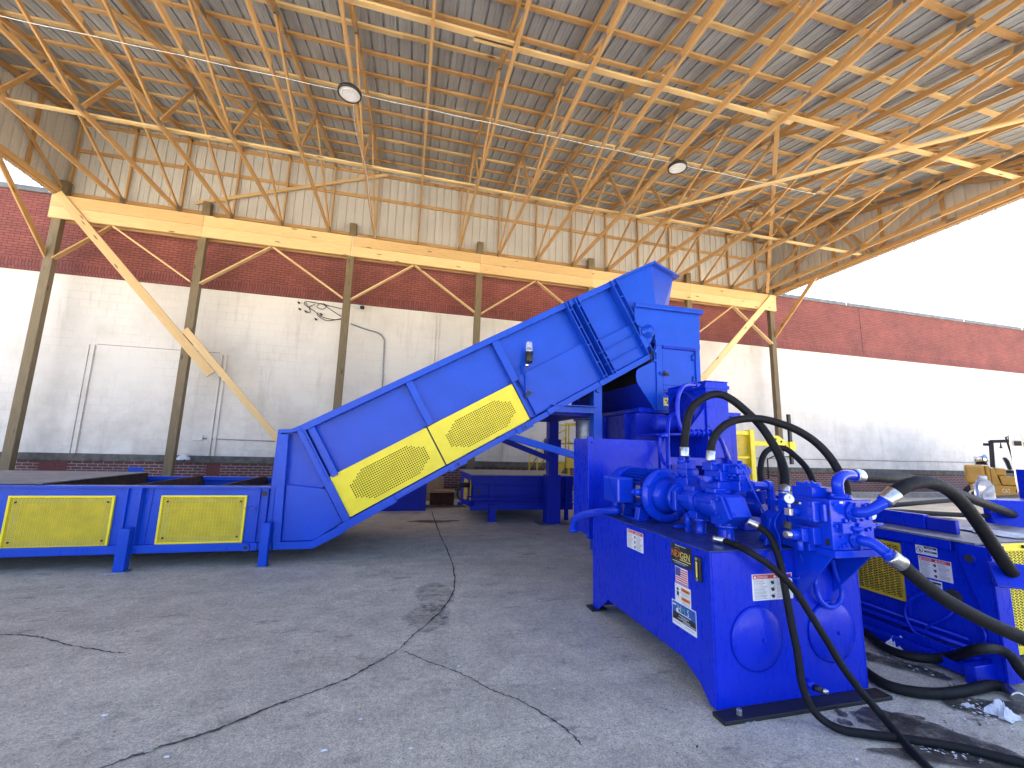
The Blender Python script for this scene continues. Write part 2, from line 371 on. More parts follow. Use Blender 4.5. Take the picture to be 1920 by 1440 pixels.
# ------------------------------------------------------------------ ground
def ground():
    m = MB(M['concrete'])
    m.poly([(-400, -400, 0), (400, -400, 0), (400, 400, 0), (-400, 400, 0)])
    struct(m.build('ground', recalc=False))
    def strip(name, pts, w, mat, z=0.004, jag=0.5):
        pts = [p if isinstance(p, Vector) else Vector(p) for p in pts]
        q = smooth_path(pts, 12); b = MB(mat); prev = None
        for i, p in enumerate(q):
            t = (q[min(i+1, len(q)-1)]-q[max(i-1, 0)]); t.z = 0; t.normalize(); nrm = Vector((-t.y, t.x, 0))
            ww = (w[0]+(w[1]-w[0])*i/(len(q)-1))*(1+random.uniform(-jag, jag)); off = nrm*random.uniform(-0.006, 0.006)
            e = 0.15+0.85*min(1, i/4, (len(q)-1-i)/4)
            a = b.bm.verts.new((p.x+nrm.x*ww*e+off.x, p.y+nrm.y*ww*e+off.y, z)); c = b.bm.verts.new((p.x-nrm.x*ww*e+off.x, p.y-nrm.y*ww*e+off.y, z))
            if prev: b.face([prev[0], prev[1], c, a])
            prev = (a, c)
        struct(b.build(name))
    g = lambda *P: [atz(x, y, 0.0) for x, y in P]
    strip('slab_crack', g((150, 1456), (290, 1405), (400, 1371), (520, 1322), (640, 1278), (700, 1246), (748, 1218)), (0.009, 0.006), M['crack'])
    strip('slab_crack', g((748, 1218), (775, 1192), (830, 1142), (852, 1100), (846, 1050), (824, 1000), (808, 955)), (0.004, 0.009), M['crack'])
    strip('slab_crack', g((748, 1218), (800, 1240), (860, 1262), (905, 1285), (935, 1300), (965, 1310), (1000, 1328), (1060, 1368), (1095, 1402)), (0.0035, 0.0045), M['crack'])
    strip('slab_crack', g((-40, 1189), (50, 1192), (105, 1203), (128, 1210), (200, 1222), (245, 1226)), (0.006, 0.004), M['crack'])
    def patch(name, c, rx, ry, mat, rot=0, z=0.006, jag=0.22, n=64):
        b = MB(mat); ph = [random.uniform(0, 6.28) for _ in range(6)]; vs = []
        for i in range(n):
            a = 2*math.pi*i/n; r = 1+sum(jag/(k+1)*math.sin((k+2)*a+ph[k]) for k in range(6))
            x, y = rx*r*math.cos(a), ry*r*math.sin(a)
            vs.append(b.bm.verts.new((c.x+x*math.cos(rot)-y*math.sin(rot), c.y+x*math.sin(rot)+y*math.cos(rot), z)))
        b.face(vs); struct(b.build(name))
    G = lambda x, y: atz(x, y, 0.0)
    patch('oil_stain', G(812, 978), 0.42, 0.16, M['oil'], 0.1)
    patch('oil_stain', G(800, 950), 0.95, 0.35, M['oil'], 0.0, 0.008)
    patch('damp_patch', G(800, 1158), 0.17, 0.30, M['damp'], -0.5)
    patch('damp_patch', G(815, 1120), 0.20, 0.40, M['damp'], 0.2, 0.008)
    patch('oil_stain', G(1740, 1378), 0.27, 0.17, M['oil'], -0.75)
    patch('oil_stain', G(1700, 1350), 0.10, 0.05, M['oil'], -0.4, 0.008)
    for x, y, r in ((1584, 1356, 0.030), (1603, 1341, 0.022), (1578, 1340, 0.03), (1614, 1353, 0.022)):
        patch('oil_stain', G(x, y), r*1.2, r, M['oil'], 0.4, 0.008)
    patch('oil_stain', G(1880, 1330), 0.30, 0.10, M['oil'], -0.4, 0.010)
    patch('oil_stain', G(1790, 1425), 0.35, 0.06, M['oil'], -0.3, 0.010)
    patch('oil_stain', G(1650, 1240), 0.30, 0.10, M['oil'], -0.9, 0.012)
    patch('grout_smear', G(212, 1077), 0.15, 0.07, M['grout'], 0.2)
    patch('grout_smear', G(496, 1063), 0.12, 0.06, M['grout'], 0)
    patch('grout_smear', G(926, 982), 0.14, 0.09, M['grout'], 0)
    patch('grout_smear', G(1400, 1350), 0.05, 0.04, M['grout'], 0)
ground()

# ------------------------------------------------------------------ the building
WY = 12.4
def building():
    root = thing('warehouse_building', 'long warehouse wall of white painted block with a red brick band along the top', 'building', (2, 12.6, 0))
    X0, X1 = -45, 70
    b = MB(M['cmu']); b.box(X0, X1, WY, 12.8, 1.05, 5.46); b.build('block_wall', parent=root)
    b = MB(M['brick']); b.box(X0, X1, WY-0.01, 12.8, 5.765, 7.52); b.build('brick_band', parent=root)
    b = MB(M['soldier']); b.box(X0, X1, WY-0.012, 12.8, 5.55, 5.765); b.build('soldier_course', parent=root)
    b = MB(M['soldier']); b.box(X0, X1, WY-0.07, 12.8, 5.46, 5.55); b.build('drip_ledge', parent=root, bevel=0.01)
    b = MB(M['base_brick']); b.box(X0, X1, WY+0.002, 12.8, 0.2, 0.87); b.build('brick_base', parent=root)
    b = MB(M['sill']); b.box(X0, X1, WY-0.05, 12.8, 0.87, 1.05)
    b.build('sill_ledge', parent=root, bevel=0.02)
    b = MB(M['curb']); b.box(X0, X1, WY-0.22, 12.8, -0.1, 0.2); b.build('concrete_footing', parent=root, bevel=0.02)
    b = MB(M['coping']); b.box(X0, X1, WY-0.06, 12.9, 7.52, 7.655); b.build('coping', parent=root, bevel=0.012)
    b = MB(M['white_paint'])
    for x in (14.3+2.6, 14.3+9.3, 14.3+13.1, 14.3+20, 14.3+26): b.box(x-0.02, x+0.02, WY-0.075, WY-0.062, 7.515, 7.66)
    b.build('coping_joint_seal', parent=root)
    b = MB(M['grey_plate']); b.box(X0, X1, 12.8, 45, -0.1, 7.3); b.build('roof_block', parent=root)
    for x, z1, w in ((-7.78, 3.72, 0.10), (-7.66, 3.72, 0.09), (-4.86, 3.70, 0.10), (-4.74, 3.70, 0.07), (0.66, 5.40, 0.07), (0.76, 5.40, 0.05), (2.95, 4.0, 0.14), (7.4, 4.0, 0.12)):
        b = MB(M['cmu']); b.box(x-w/2, x+w/2, WY-0.05+random.uniform(0, 0.02), WY, 1.05, z1); b.build('door_frame', parent=root, bevel=0.006)
    b = MB(M['crack']); b.box(-7.6, -4.9, WY-0.003, WY, 3.735, 3.745); b.box(17.60, 17.615, WY-0.014, WY-0.01, 5.56, 7.51); b.build('wall_crack', parent=root)
    # rust and paint patches on the dark ledge brickwork
    b = MB(M['old_red']); b.box(-8.3, -7.75, WY-0.006, WY, 0.21, 0.86); b.build('painted_brick_patch', parent=root)
    b = MB(M['old_red']); b.box(-4.85, -4.55, WY-0.006, WY, 0.21, 0.86); b.build('painted_brick_patch', parent=root)
building()

def wall_things():
    Y = WY-0.03
    def conduit(label, pts, box=None, r=0.013):
        t = thing('electrical_conduit', label, 'conduit', tuple(pts[0]))
        b = MB(M['galv']); b.tube(pts, r, 8); b.build('pipe', parent=t)
        if box:
            b = MB(M['white_paint']); x, z, w, h = box; b.box(x-w/2, x+w/2, Y-0.03, Y+0.03, z-h/2, z+h/2); b.build('junction_box', parent=t, bevel=0.006)
    conduit('grey conduit running along the wall from a small white box behind the conveyor', [(-5.0, Y, 1.485), (-4.2, Y, 1.475), (-3.0, Y, 1.46)], (-5.12, 1.5, 0.22, 0.13))
    conduit('long grey conduit on the white wall running towards the forklift', [(11.7, Y, 1.345), (23.5, Y, 1.40)], (11.65, 1.345, 0.2, 0.2))
    cp = smooth_path([(-1.72, Y, 4.86), (-1.3, Y, 4.74), (-0.95, Y, 4.66), (-0.78, Y, 4.5), (-0.755, Y, 4.3)], 8)+[(-0.74, Y, 3.6), (-0.70, Y, 2.0)]
    conduit('steel conduit bending down the white wall behind the conveyor', cp, None, 0.02)
    t = thing('wall_cables', 'tangle of loose black cables hanging on the white wall beside a post', 'cables', (-2.6, Y, 5.0))
    random.seed(3)
    for pts in ([(-1.95, Y, 5.27), (-2.4, Y-0.02, 5.33), (-2.9, Y-0.03, 5.38), (-2.98, Y-0.03, 5.30), (-2.85, Y-0.02, 5.2)],
                [(-1.95, Y, 4.98), (-2.2, Y-0.02, 4.93), (-2.5, Y-0.04, 4.98), (-2.7, Y-0.03, 5.12), (-2.85, Y-0.02, 5.22), (-2.7, Y-0.03, 5.33)],
                [(-1.95, Y, 5.0), (-2.3, Y-0.04, 4.88), (-2.48, Y-0.03, 4.92), (-2.62, Y-0.03, 5.02), (-2.6, Y-0.03, 5.1)],
                [(-2.0, Y, 5.05), (-2.35, Y-0.03, 5.25), (-2.55, Y-0.03, 5.36), (-2.65, Y-0.02, 5.25), (-2.5, Y-0.03, 5.2), (-2.4, Y-0.03, 5.3), (-2.5, Y-0.03, 5.38)],
                [(-2.95, Y-0.03, 5.35), (-2.8, Y-0.05, 5.1), (-2.9, Y-0.03, 5.05)]):
        b = MB(M['black_rubber']); b.tube(smooth_path(pts, 8), 0.009, 6); b.build('cable', parent=t)
    for c in ((-3.1, 5.30), (-3.06, 5.12), (-2.9, 5.07), (-2.62, 4.87), (-2.5, 5.03)):
        b = MB(M['black']); b.cyl((c[0], Y-0.05, c[1]), (c[0]-0.05, Y-0.03, c[1]+0.04), 0.028, 0.018); b.build('plug', parent=t)
    t = thing('security_camera', 'small white bullet camera fixed on the white wall under the brick band', 'camera', (-1.52, Y, 5.3))
    b = MB(M['white_paint']); b.cyl((-1.60, Y-0.08, 5.36), (-1.46, Y-0.16, 5.33), 0.055, 0.05); b.build('housing', parent=t, bevel=0.006)
    b = MB(M['black']); b.cyl((-1.455, Y-0.163, 5.329), (-1.40, Y-0.20, 5.315), 0.052, 0.056); b.build('lens_hood', parent=t)
    b = MB(M['white_paint']); b.cyl((-1.58, Y, 5.36), (-1.57, Y-0.08, 5.36), 0.025); b.build('bracket', parent=t)
wall_things()

# ------------------------------------------------------------------ the timber canopy
CX0, CX1 = -8.55, 12.82
def zr(y): return 9.55+0.2125*(y-12.05)        # underside of the roof sheet
TRX = [-7.31+1.2195*k for k in range(17)]
POSTX = [-8.49, -5.42, -1.80, 1.85, 5.50, 9.15, 12.60]
def canopy():
    root = thing('timber_canopy', 'big open lean-to canopy of pine trusses under a ribbed metal roof on timber posts', 'canopy', (2.1, 6.8, 0))
    W, WN, P = M['wood'], M['wood_new'], M['post']
    for i, x in enumerate(POSTX):
        b = MB(P); b.bar((x, 11.86, -0.05), (x, 11.86, 7.64), 0.185, 0.15, (1, 0, 0)); b.build('post', parent=root, bevel=0.006)
    for x in (-8.49, -5.42, 9.15, 12.60):
        b = MB(P); b.bar((x, 1.55, -0.05), (x, 1.55, 7.2), 0.185, 0.15, (1, 0, 0)); b.build('post', parent=root, bevel=0.006)
    xs = [-8.62]+POSTX[1:-1]+[12.74]
    for (ya, yb) in ((11.722, 11.78), (1.40, 1.458)):
        for i in range(len(xs)-1):
            for z0, z1 in ((6.625, 6.918), (6.922, 7.215)):
                b = MB(WN if ya > 5 else W); ym = (ya+yb)/2 + random.uniform(-0.003, 0.006)
                b.bar((xs[i]+0.002, ym, (z0+z1)/2), (xs[i+1]-0.002, ym, (z0+z1)/2), z1-z0, yb-ya)
                b.build('beam_board', parent=root, bevel=0.004)
    for i in range(len(xs)-1):
        b = MB(W); b.bar((xs[i], 11.96, 6.92), (xs[i+1]-0.004, 11.96, 6.92), 0.58, 0.05); b.build('back_beam', parent=root)
    # trusses, one built and then copied along the canopy
    NB = [11.80, 8.45, 4.75, 2.3]; NTOP = [9.40, 6.45, 3.35]
    x = TRX[0]; t = 0.040
    b = MB(W)
    b.bar((x, 1.45, 7.325), (x, 6.62, 7.325), 0.112, t); b.bar((x, 6.63, 7.325), (x, 11.94, 7.325), 0.112, t)
    zc = lambda y: zr(y)-0.042-0.058
    b.bar((x, 1.0, zc(1.0)), (x, 6.9, zc(6.9)), 0.112, t); b.bar((x, 6.91, zc(6.91)), (x, 12.0, zc(12.0)), 0.112, t)
    b.bar((x, 11.985, 7.27), (x, 11.985, zr(11.95)-0.06), 0.075, t, (0, 1, 0))
    b.use(M['plate'])
    for s in (-1, 1):
        xx = x+s*(t/2+0.001)
        def plate(y, z, w, h, a=0):
            c, q = math.cos(a), math.sin(a)
            pts = [(xx, y+i*w/2*c-j*h/2*q, z+i*w/2*q+j*h/2*c) for i, j in ((-1, -1), (1, -1), (1, 1), (-1, 1))]
            b.poly(pts)
        for y in NB[1:3]: plate(y, 7.345, 0.18, 0.08)
        plate(6.62, 7.325, 0.22, 0.08); plate(11.86, 7.37, 0.2, 0.16)
        for y in NTOP: plate(y, zc(y)-0.03, 0.20, 0.11, 0.21)
        plate(6.905, zc(6.905), 0.22, 0.10, 0.21)
    truss = b.build('truss', parent=root)
    for p0, p1, w in (((11.84, 7.40), (NTOP[0], zc(NTOP[0])-0.07), 0.076), ((NTOP[0]-0.05, zc(NTOP[0])-0.07), (NB[1]+0.06, 7.385), 0.076),
                      ((NB[1]-0.06, 7.385), (NTOP[1], zc(NTOP[1])-0.07), 0.076), ((NTOP[1]-0.06, zc(NTOP[1])-0.07), (NB[2]+0.05, 7.385), 0.076),
                      ((NB[2]-0.05, 7.385), (NTOP[2], zc(NTOP[2])-0.07), 0.076)):
        w_ = MB(W); w_.bar((x, *p0), (x, *p1), w, 0.036); w_.build('web', parent=truss)
    for X in TRX[1:]+[12.76, -8.50]:
        c = copy_tree(truss, root); c.location = (X-TRX[0], 0, 0)
    # purlins, roof sheet
    y = 11.9; k = 0
    while y > 1.0:
        z = zr(y)-0.021
        x0 = CX0-0.45
        while x0 < CX1+0.4:
            x1 = min(x0+random.choice((3.66, 4.88, 4.88)), CX1+0.45)
            b = MB(W if k % 3 else WN); d = random.uniform(-0.006, 0.006)
            b.bar((x0, y+d, z+d*0.2125), (x1-0.006, y+d, z+d*0.2125), 0.09, 0.038, (0, 1, 0.2125)); b.build('purlin', parent=root)
            x0 = x1
        y -= 0.61; k += 1
    def ribbed(lo, hi, pitch, f, name, mat, par):
        """a sheet whose profile runs from lo to hi; f(u, depth, end) gives the point"""
        b = MB(mat); u = lo; prof = []
        while u < hi:
            prof += [(u, 0), (u+pitch*0.36, 0), (u+pitch*0.37, 0.006), (u+pitch*0.40, 0.006), (u+pitch*0.41, 0), (u+pitch*0.58, 0), (u+pitch*0.59, 0.006), (u+pitch*0.62, 0.006), (u+pitch*0.63, 0),
                     (u+pitch*0.80, 0), (u+pitch*0.83, 0.030), (u+pitch*0.95, 0.030), (u+pitch*0.98, 0)]
            u += pitch
        prof.append((u, 0)); prev = None
        for q, d in prof:
            r = [b.bm.verts.new(f(q, d, e)) for e in (0, 1)]
            if prev: b.face([prev[0], prev[1], r[1], r[0]])
            prev = r
        return b.build(name, parent=par)
    ribbed(CX0-0.45, CX1+0.25, 0.229, lambda u, d, e: (u, 12.3 if e else 0.85, zr(12.3 if e else 0.85)+0.002+d), 'roof_sheet', M['roof'], root)
    ribbed(CX0-0.12, CX1+0.12, 0.229, lambda u, d, e: (u, 12.055+d, 7.22 if e else zr(12.05)+0.01), 'wall_siding', M['siding'], root)
    ribbed(1.35, 11.95, 0.229, lambda u, d, e: (CX1+0.045+d, u, 7.20 if e else max(7.21, zr(u)-0.005)), 'gable_siding', M['siding'], root)
    ribbed(1.35, 11.95, 0.229, lambda u, d, e: (CX0-0.045-d, u, 7.20 if e else max(7.21, zr(u)-0.005)), 'gable_siding', M['siding'], root)
    for X in (CX1-0.12, CX0+0.12):
        b = MB(W); b.bar((X+(0.13 if X > 0 else -0.13), 1.3, 7.30), (X+(0.13 if X > 0 else -0.13), 11.98, 7.30), 0.14, 0.038); b.build('gable_sill', parent=root)
        for yy in (2.6, 4.0, 5.4, 6.8, 8.2, 9.6, 10.9):
            b = MB(W); xx = X+(0.13 if X > 0 else -0.13); b.bar((xx, yy, 7.38), (xx, yy, zr(yy)-0.05), 0.036, 0.085, (1, 0, 0)); b.build('gable_stud', parent=root)
    for z in (7.42, 8.63, 9.40):
        for i in range(6):
            xa, xb = CX0+i*3.56, CX0+(i+1)*3.56-0.005
            b = MB(W); b.bar((xa, 12.035, z), (xb, 12.035, z), 0.09, 0.036); b.build('girt', parent=root)
    # bracing
    def brace(name, p0, p1, w=0.09, t=0.038, side=(0, 0, 1), mat=None):
        b = MB(mat or W); b.bar(p0, p1, w, t, side); return b.build(name, parent=root, bevel=0.006)
    for yy in (8.72, 5.18):
        brace('lateral_brace', (CX0+0.1, yy, 7.404), (1.2, yy+0.06, 7.404), 0.09, 0.038, (0, 1, 0), WN)
        brace('lateral_brace', (0.6, yy+0.11, 7.404), (6.4, yy+0.12, 7.404), 0.09, 0.038, (0, 1, 0), WN)
        brace('lateral_brace', (5.8, yy+0.03, 7.404), (CX1-0.1, yy+0.02, 7.404), 0.09, 0.038, (0, 1, 0), WN)
    brace('diagonal_brace', (5.25, 8.62, 7.248), (10.4, 3.55, 7.248), 0.09, 0.038, (1, 1, 0), WN)
    brace('diagonal_brace', (6.75, 5.88, 8.05), (12.3, 11.65, 7.235), 0.09, 0.038, (1, -1, 0))
    a, c = atz(150, -25, 8.18), atz(520, 250, 8.72)
    brace('diagonal_brace', a, c, 0.09, 0.038, (1, -1, 0))
    brace('diagonal_brace', (-5.75, 11.93, 7.62), (-1.0, 11.93, 9.40), 0.09, 0.038, (0, 0, 1), WN)
    # knee braces at the posts, in the plane of the beam
    tops = [-7.35, -3.78, -0.06, 3.63, 7.28, 10.90]
    for i, xt in enumerate(tops):
        zb = 5.62 if i == 0 else 5.38
        brace('knee_brace', (POSTX[i]+0.10, 11.80, zb), (xt-0.03, 11.80, 6.60), 0.13, 0.036, (0, 1, 0), W if i == 0 else WN)
        brace('knee_brace', (POSTX[i+1]-0.10, 11.80, 5.40), (xt+0.03, 11.80, 6.60), 0.13, 0.036, (0, 1, 0), WN)
    for X in (-8.56, 12.68):
        brace('knee_brace', (X, 11.85, 5.66), (X, 10.12, 7.28), 0.14, 0.038, (0, 0, 1), W)
    # the long raking boards nailed across the front of the beam
    brace('raking_brace', (-8.50, 11.70, 7.24), (-4.75, 11.70, 3.06), 0.20, 0.038, (1, 0, 1), WN)
    u = Vector((3.75, 0, -4.18)).normalized(); n = Vector((4.18, 0, 3.75)).normalized()
    s = Vector((-5.46, 11.70, 4.0)) + n*0.10
    brace('raking_brace', s - u*0.10, s + u*5.35, 0.16, 0.038, (1, 0, 1), WN)
    brace('raking_brace', (12.56, 11.70, 7.14), (6.2, 11.70, 0.5), 0.20, 0.038, (-1, 0, 1), WN)
canopy()

# ------------------------------------------------------------------ lamps on the trusses and their cable
def lamps():
    for lab, x, y in (('round black rimmed high bay lamp over the sloping conveyor', -1.24, 6.53), ('round black rimmed high bay lamp over the hopper end of the canopy', 4.96, 6.60)):
        t = thing('high_bay_lamp', lab, 'lamp', (x, y, 7.12), 'round lamps hung under the trusses')
        b = MB(M['black']); b.lathe((x, y, 7.10), (0, 0, 1), [(0, 0.165), (0.0, 0.185), (0.05, 0.185), (0.08, 0.12), (0.14, 0.09)], 32, caps=False); b.build('housing', parent=t)
        b = MB(M['lens']); b.lathe((x, y, 7.104), (0, 0, 1), [(0.0, 0.085), (0.004, 0.165)], 32, caps=False); b.poly([v.co.copy() for v in b.bm.verts][:32]); b.build('lens', parent=t)
        b = MB(M['white']); b.lathe((x, y, 7.094), (0, 0, 1), [(0.006, 0.11), (0.0, 0.118), (0.006, 0.126)], 32, caps=False); b.build('lens_ring', parent=t)
        b = MB(M['black']); b.cyl((x, y, 7.24), (x, y, 7.34), 0.012); b.build('hook', parent=t)
    pts = []
    xs = [-8.6]+TRX[:14]
    for i, x in enumerate(xs):
        pts.append(Vector((x, 6.66, 7.262)))
        if i < len(xs)-1: pts.append(Vector(((x+xs[i+1])/2, 6.66, 7.25)))
    b = MB(M['cable']); b.tube(smooth_path(pts, 4), 0.0055, 6)
    tag(b.build('lamp_cable'), 'thin white power cable strung from truss to truss past both lamps', 'cable')
    b = MB(M['cable']); b.tube(smooth_path([(-1.22, 6.7, 7.2), (-1.25, 7.6, 7.22), (-1.17, 8.7, 7.24), (-1.20, 10.2, 7.24), (-1.19, 11.7, 7.25), (-1.7, 11.70, 7.2), (-1.78, 11.69, 6.6)], 6), 0.006, 6)
    tag(b.build('lamp_cable'), 'white cable running from the lamp back along a truss chord to the beam', 'cable')
lamps()
# ------------------------------------------------------------------ perforated and expanded sheet
def expanded(b, o, u, v, W, Hh, cu, cv, st=0.0035, n=None):
    """expanded metal: diamonds of cu by cv on the plane o + u,v"""
    o, u, v = Vector(o), Vector(u).normalized(), Vector(v).normalized(); nn = u.cross(v)
    nu, nv = int(round(W/cu)), int(round(Hh/cv)); cu, cv = W/nu, Hh/nv
    for j in range(nv):
        for i in range(nu):
            cx, cy = i*cu, j*cv
            for (x0, y0), (x1, y1) in (((cx, cy+cv/2), (cx+cu/2, cy+cv)), ((cx+cu/2, cy+cv), (cx+cu, cy+cv/2)), ((cx+cu, cy+cv/2), (cx+cu/2, cy)), ((cx+cu/2, cy), (cx, cy+cv/2))):
                p, q = o+u*x0+v*y0, o+u*x1+v*y1; d = (q-p).normalized(); s = d.cross(nn)*st
                b.poly([p-s, q-s, q+s+nn*st*0.8, p+s+nn*st*0.8])

def perforated(b, o, u, v, W, Hh, u0, u1, v0, v1, pitch, r, cut):
    """plate W by Hh with round holes inside u0..u1, v0..v1, the corners of that field cut off"""
    o, u, v = Vector(o), Vector(u).normalized(), Vector(v).normalized()
    nu, nv = int((u1-u0)/pitch), int((v1-v0)/pitch); du, dv = (u1-u0)/nu, (v1-v0)/nv
    P = lambda x, y: b.bm.verts.new(o+u*x+v*y)
    def rect(a, c, d, e): b.face([P(a, d), P(c, d), P(c, e), P(a, e)])
    rect(0, W, 0, v0); rect(0, W, v1, Hh); rect(0, u0, v0, v1); rect(u1, W, v0, v1)
    for j in range(nv):
        for i in range(nu):
            x, y = u0+i*du, v0+j*dv; cx, cy = x+du/2, y+dv/2
            a, c = min(cx-u0, u1-cx), min(cy-v0, v1-cy)
            if a*0.55+c < cut: rect(x, x+du, y, y+dv); continue
            O = [P(*q) for q in ((x+du, cy), (x+du, y+dv), (cx, y+dv), (x, y+dv), (x, cy), (x, y), (cx, y), (x+du, y))]
            I_ = [P(cx+r*math.cos(math.pi*k/4), cy+r*math.sin(math.pi*k/4)) for k in range(8)]
            for k in range(8): b.face([O[k], O[(k+1) % 8], I_[(k+1) % 8], I_[k]])

# ------------------------------------------------------------------ conveyor
def conveyor():
    root = thing('belt_conveyor', 'long blue conveyor with yellow guards, flat at the floor and then rising to the hopper', 'conveyor', (-1.0, 6.9, 0))
    B = M['blue_sky_lit']; YF = 5.80
    A = rad(29.8); c, s_ = math.cos(A), math.sin(A)
    I = lambda s, n, y=YF: Vector((-1.3+c*s-s_*n, y, 1.66+s_*s+c*n))
    # ---- flat feed section
    b = MB(B); b.box(-7.2, -1.54, 5.83, 5.86, 0.25, 0.885); b.build('side_panel', parent=root)
    b = MB(B); b.box(-7.2, -1.47, 5.77, 5.92, 0.886, 0.908); b.build('top_flange', parent=root, bevel=0.004)
    b = MB(B); b.box(-7.2, -1.47, 5.765, 5.86, 0.172, 0.262); b.build('bottom_rail', parent=root, bevel=0.006)
    b = MB(B); b.box(-7.2, -1.47, 7.97, 8.0, 0.2, 0.80); b.box(-7.2, -1.47, 7.93, 8.04, 0.80, 0.862); b.build('far_side_panel', parent=root, bevel=0.006)
    q0 = at(250, 884, 8.0); b = MB(B); b.box(q0.x-0.10, q0.x+0.10, 8.045, 8.06, 0.70, 0.99); b.build('side_tab', parent=root)
    b = MB(M['rust']); b.box(-7.2, -1.2, 5.87, 7.96, 0.62, 0.66); b.build('belt', parent=root)
    for x in (-3.18, -2.25, -1.75):
        b = MB(M['rust']); b.prism([(x, 5.88, 0.66), (x+0.10, 5.88, 0.66), (x+0.04, 5.88, 0.885), (x, 5.88, 0.885)], (0, 2.06, 0)); b.build('belt_flight', parent=root, bevel=0.006)
    b = MB(M['rust']); b.box(-7.2, -3.88, 5.90, 7.9, 0.70, 0.915); b.use(M['grey_plate']); b.box(-7.2, -3.86, 5.88, 7.92, 0.916, 0.928); b.build('cover_plate', parent=root)
    def legs(x, z1, w=0.145):
        for yy in (5.69, 8.05):
            q = MB(B); q.box(x-w/2, x+w/2, yy-0.02, yy+0.07, 0.012, z1); q.build('leg', parent=root, bevel=0.006)
            q = MB(M['galv']); q.box(x-w/2-0.01, x+w/2+0.03, yy-0.04, yy+0.08, 0.0, 0.012); q.build('foot_plate', parent=root)
    legs(-2.925, 0.46, 0.105); legs(-1.525, 0.50, 0.09); legs(-5.6, 0.46, 0.105)
    def channel(x0, x1, z0, z1):
        q = MB(B); q.box(x0, x1, 5.79, 5.829, z0, z1); q.box(x0, x0+0.012, 5.755, 5.79, z0, z1); q.box(x1-0.012, x1, 5.755, 5.79, z0, z1); q.build('stiffener', parent=root, bevel=0.003)
    channel(-3.0, -2.86, 0.263, 0.885); channel(-1.66, -1.56, 0.263, 0.885); channel(-5.7, -5.55, 0.263, 0.885)
    q = MB(B); q.bar((-2.78, 5.825, 0.885), (-2.80, 5.825, 0.27), 0.012, 0.012, (1, 0, 0)); q.build('weld_seam', parent=root)
    q = MB(B); q.prism([(-1.82, 5.83, 0.66), (-1.66, 5.83, 0.68), (-1.70, 5.83, 0.65)], (0, -0.06, 0)); q.build('bracket', parent=root)
    q = MB(M['black']); q.box(-1.63, -1.57, 5.752, 5.756, 0.80, 0.855); q.build('slot', parent=root)
    q = MB(B); q.box(-1.90, -1.62, 5.745, 5.764, 0.178, 0.262); q.lathe((-1.73, 5.745, 0.215), (0, -1, 0), [(0, 0.045), (0.02, 0.04)], 16); q.use(M['black']); q.lathe((-1.73, 5.724, 0.215), (0, -1, 0), [(0, 0.02), (0.004, 0.02)], 12); q.build('pivot_lug', parent=root)
    def mesh_guard(x0, x1, z0, z1, lean=0.0):
        f = MB(M['yellow']); y = 5.822; w = 0.022
        for a0, a1, b0, b1 in ((x0, x1, z0, z0+w), (x0, x1, z1-w, z1), (x0, x0+w, z0+w, z1-w), (x1-w, x1, z0+w, z1-w)): f.box(a0, a1, y-0.022, y+0.006, b0, b1)
        g = f.build('guard', parent=root, bevel=0.003)
        q = MB(M['mesh_yellow']); expanded(q, (x0+w, y-0.008, z0+w), (1, 0, 0), (0, 0, 1), x1-x0-2*w, z1-z0-2*w, 0.034, 0.0155, 0.0026); q.build('mesh', parent=g, recalc=False)
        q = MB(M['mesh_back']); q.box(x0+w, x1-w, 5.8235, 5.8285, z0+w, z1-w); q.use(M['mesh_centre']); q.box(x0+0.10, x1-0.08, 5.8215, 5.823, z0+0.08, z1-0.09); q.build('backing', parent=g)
        for px_ in (x0+0.07, x1-0.06):
            for pz in (z0+0.07, z1-0.07):
                q = MB(M['black']); q.bolt((px_, y-0.012, pz), (0, -1, 0), 0.011, 0.012); q.build('bolt', parent=g)
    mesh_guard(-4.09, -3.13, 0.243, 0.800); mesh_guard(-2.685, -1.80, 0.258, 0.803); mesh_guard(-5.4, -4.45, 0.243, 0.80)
    # ---- incline, near side
    E, F, G = V(-1.46, YF, 0.20), V(-1.02, YF, 0.197), V(-0.70, YF, 0.375)
    shift = lambda pts, y: [Vector((p.x, y, p.z)) for p in pts]
    outline = [E, F, G, I(0, -1.34), I(5.05, -1.31), I(5.05, -0.01), I(0, -0.01), V(-1.38, YF, 1.61), V(-1.52, YF, 1.595)]
    b = MB(B); b.prism(shift(outline, 5.89), (0, 0.018, 0)); b.build('incline_side', parent=root)
    b = MB(B); b.prism(shift(outline, 7.98), (0, 0.02, 0)); b.build('far_incline_side', parent=root)
    b = MB(M['interior']); b.prism([I(-0.4, -0.80, 5.915), I(5.0, -0.80, 5.915), I(5.0, -0.84, 5.915), I(-0.4, -0.84, 5.87)], (0, 2.1, 0)); b.build('incline_belt', parent=root)
    b = MB(M['blue_dull']); b.prism([I(0.1, -1.30, 5.915), I(5.0, -1.28, 5.915), I(5.0, -1.31, 5.915), I(0.1, -1.33, 5.87)], (0, 2.1, 0)); b.build('belly_pan', parent=root)
    b = MB(B); b.prism([(-1.53, 5.79, 0.2), (-1.50, 5.79, 0.2), (-1.50, 5.79, 1.595), (-1.53, 5.79, 1.595)], (0, 2.2, 0)); b.build('end_plate', parent=root)
    def slab(name, pts, y0, y1, bevel=0.004):
        q = MB(B); q.prism(shift(pts, y0), (0, y1-y0, 0)); return q.build(name, parent=root, bevel=bevel)
    def sn(name, s0, s1, n0, n1, y0, y1, bevel=0.004): return slab(name, [I(s0, n0), I(s1, n0), I(s1, n1), I(s0, n1)], y0, y1, bevel)
    sn('top_chord', -0.005, 5.06, -0.085, 0.0, 5.762, 5.888)
